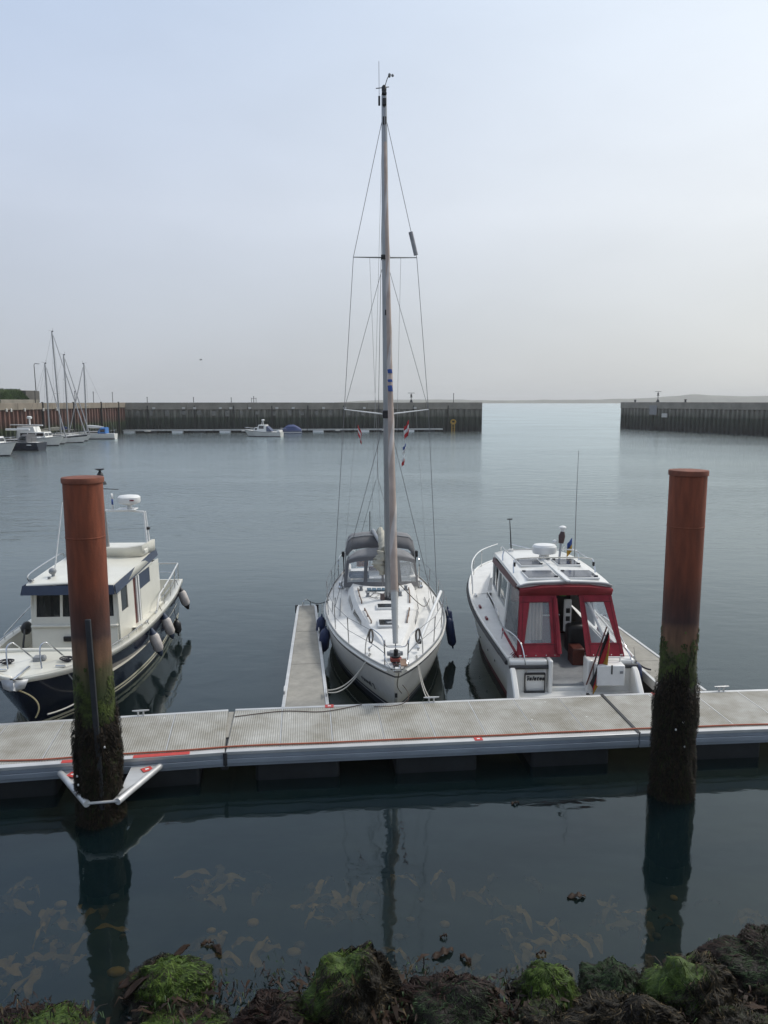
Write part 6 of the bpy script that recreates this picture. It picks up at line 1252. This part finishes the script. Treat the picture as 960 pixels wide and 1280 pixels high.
boulder('low boulder tufted with dark green weed', 2.62, 8.15, .02, .36, .34, .32, 10, 600, 1700, (0, -.1, 1), wrack, algaed)
boulder('round ochre topped weed dome at the bottom edge right of centre', 2.48, 7.32, .12, .62, .48, .46, 11, 3000, 60, (0, 1, 0), wrack, nox=800)
boulder('big brown weed dome below the right pile reflection', 3.38, 7.85, .10, .52, .46, .55, 12, 3400, 450, (-.6, .1, .8), nox=700)
boulder('dark brown weed heap in the bottom right corner', 3.72, 7.20, .10, .62, .46, .36, 13, 3000, 150, (.6, .4, .6), nox=500)
boulder('large dark boulder with hanging green weed at the right edge', 4.66, 8.42, .06, .78, .60, .36, 14, 2400, 1500, (-.05, -.5, .8), wrackr, algaed)
boulder('weedy boulder at the right edge below the large dark one', 4.72, 7.75, .02, .60, .45, .36, 15, 2000, 700, (.1, -.1, 1), wrack)
boulder('dark boulder cut by the left edge of the picture', -4.55, 7.5, -.08, .55, .40, .26, 16, 1200, 500, (.5, 0, .8), wrackr)
# broad brown kelp blades lying over the left rock
kelpm = mat('brown_kelp', (.034, .018, .010), .6, var=.35, scale=5, c2=(.014, .008, .005), spec=.2, island=.5)
def blade(pts, w, seed=0):
    q = MB(); g = random.Random(seed); pts = smoothpath(pts, 4); n = len(pts); rows_ = []
    for i, p in enumerate(pts):
        d = (pts[min(i + 1, n - 1)] - pts[max(i - 1, 0)]).normalized(); s = d.cross(Vector((0, 0, 1))).normalized(); f = i / (n - 1); wd = w * (math.sin(math.pi * (.12 + .85 * f)) ** .7)
        rows_.append([p + s * wd * k + Vector((0, 0, .02 * math.sin(i * 1.3 + k * 2 + seed) + .01 * abs(k))) for k in (-1, -.4, .3, 1)])
    return q.loft(rows_, False, False)
for i, (pts, w, lab) in enumerate((([(-3.05, 8.02, .16), (-2.85, 8.1, .26), (-2.62, 8.28, .30)], .055, 'broad brown kelp blade lying left on the green boulder'), ([(-2.95, 7.9, .14), (-2.75, 8.0, .30), (-2.55, 8.18, .36)], .05, 'brown kelp blade lying across the top of the green boulder'),
                                  ([(-2.7, 8.35, .1), (-2.52, 8.45, .24), (-2.35, 8.5, .34)], .05, 'brown kelp blade standing up behind the green boulder'), ([(-3.1, 8.2, .05), (-2.9, 8.3, .1), (-2.7, 8.35, .12)], .045, 'dark kelp blade trailing into the water behind the green boulder'))):
    pts = [(a_ + .05, b_ - .13, c_ - .02) for a_, b_, c_ in pts]
    o = blade(pts, w, i).build('kelp_blade', kelpm, ang=90); o.modifiers.new('t', 'SOLIDIFY').thickness = .004; tag(o, lab, 'kelp', 'kelp blades on the left rock')
# heaps of torn wrack and kelp packed between the boulders along the water's edge
gq = random.Random(77)
for nm, mm, cnt, wl in (('wrack_litter', wrackr, 1500, (.03, .12)), ('kelp_litter', kelpm, 420, (.10, .26)), ('green_litter', algaed, 1100, (.03, .09)), ('ochre_litter', wracko, 500, (.03, .10))):
    q = MB()
    for i in range(cnt):
        x = gq.uniform(-5, 5.4); y = gq.uniform(7.0, 8.35) + .25 * mnoise.noise((x * 1.3, 5, 0)) + (.45 if x > 3.9 else 0)
        if mnoise.noise((x * 1.6, y * 1.6, len(nm))) < -.18 or (x < -2.9 and y > 7.75): continue
        z = .02 + max(0, 8.1 - y) * .22 + gq.uniform(0, .10) + .10 * mnoise.noise((x * 2, y * 2, 1)); a = gq.uniform(0, 6.28); l = gq.uniform(*wl); w_ = l * gq.uniform(.06, .16); c, s = math.cos(a), math.sin(a); k = gq.uniform(-.05, .09)
        q.add([(x - l * c / 2 - s * w_ * .4, y - l * s / 2 + c * w_ * .4, z), (x - l * c / 2 + s * w_ * .4, y - l * s / 2 - c * w_ * .4, z), (x - s * w_, y + c * w_, z + k), (x + s * w_, y - c * w_, z + k + .01), (x + l * c / 2 - s * w_ * .3, y + l * s / 2 + c * w_ * .3, z - .02), (x + l * c / 2 + s * w_ * .3, y + l * s / 2 - c * w_ * .3, z - .02)], [(0, 1, 3, 2), (2, 3, 5, 4)])
    tag(q.build(nm, mm, ang=180), 'torn %s heaped between the shore boulders' % {'wrack_litter': 'red brown wrack', 'kelp_litter': 'broad brown kelp', 'green_litter': 'dark green weed', 'ochre_litter': 'ochre wrack'}[nm], 'seaweed', kind='stuff')
# loose leaves of weed floating on the water
for i, (x, y, a, l, lab) in enumerate(((2.62, 9.72, .1, .26, 'single dark leaf of weed floating in the open water right of centre'), (.72, 8.62, .5, .30, 'curled brown weed leaf floating near the bottom centre'), (.98, 8.52, 2.2, .18, 'small dark weed leaf floating right of the curled brown one'),
                                      (.75, 8.92, .2, .1, 'tiny dark scrap of weed floating above the curled brown leaf'), (1.92, 8.62, .1, .13, 'tiny dark scrap of weed floating above the yellow green boulder'), (-2.05, 8.68, -.9, .22, 'brown weed leaf floating just right of the green boulder'),
                                      (-2.2, 8.8, .1, .16, 'small dark weed leaf floating behind the green boulder'), (4.55, 12.9, .2, .35, 'dark weed clump floating at the right edge'), (2.2, 12.2, .2, .14, 'small dark weed scrap floating below the pontoon'))):
    c, s = math.cos(a), math.sin(a)
    if i == 7: x = 5.35
    o = blade([(x - l / 2 * c, y - l / 2 * s, .008), (x - l / 6 * c + .02, y - l / 6 * s, .03), (x + l / 5 * c, y + l / 5 * s, .035), (x + l / 2 * c, y + l / 2 * s, .012)], l * .17, i).build('floating_weed', kelpm, ang=90); o.modifiers.new('t', 'SOLIDIFY').thickness = .004; tag(o, lab, 'seaweed', 'floating scraps of weed')
# submerged kelp seen dimly through the water
subm = mat('submerged_kelp', (.15, .088, .019), .8, var=.4, scale=1.2, island=.9, c2=(.06, .04, .012)); q = MB(); g = random.Random(42)
for i in range(430):
    x = g.uniform(-5.4, 5.2); y = 8.3 + 2.6 * g.random() ** 1.4
    if mnoise.noise((x * .8, y * .9, 2)) < .02: continue
    z = -.06 - (y - 8.2) * .12 - g.uniform(0, .2); a = g.uniform(0, 6.28); l = g.uniform(.15, .6); w = g.uniform(.015, .07); c, s = math.cos(a), math.sin(a)
    b = blade([(x - l / 2 * c, y - l / 2 * s, z), (x - l / 6 * c + g.uniform(-.06, .06), y - l / 6 * s, z + .05), (x + l / 5 * c, y + l / 5 * s + g.uniform(-.06, .06), z + .06), (x + l / 2 * c, y + l / 2 * s, z - .03)], w, i); q.add(b.v, b.f)
for i in range(70):
    x = g.uniform(-5.4, 5.2); y = 8.2 + 2.2 * g.random() ** 1.5; r = g.uniform(.03, .09); z = -.12 - (y - 8.2) * .13 - r * .4
    b = MB().ell((x, y, z), (r * g.uniform(.8, 1.4), r, r * .5), 8, 5); q.add(b.v, b.f)
tag(q.build('submerged_kelp', subm, ang=90), 'kelp leaves and stones dimly seen under the water near the shore', 'kelp', kind='stuff')

# ------------------------------------------------------------------ haze over the roads
hm = bpy.data.materials.new('sea_haze'); hm.use_nodes = True; nt = hm.node_tree; nt.nodes.clear()
ho = N(nt, 'ShaderNodeOutputMaterial'); hv = N(nt, 'ShaderNodeVolumePrincipled'); hv.inputs['Density'].default_value = HAZE; hv.inputs['Color'].default_value = (.93, .93, .92, 1); hv.inputs['Anisotropy'].default_value = .2
nt.links.new(hv.outputs[0], ho.inputs['Volume'])
hb = MB().box((0, BIG / 2 - 35, 16.5), (2 * BIG + 100, BIG + 170, 46)).build('haze', hm, smooth=False); tag(hb, kind='stuff')
hb.display_type = 'WIRE'
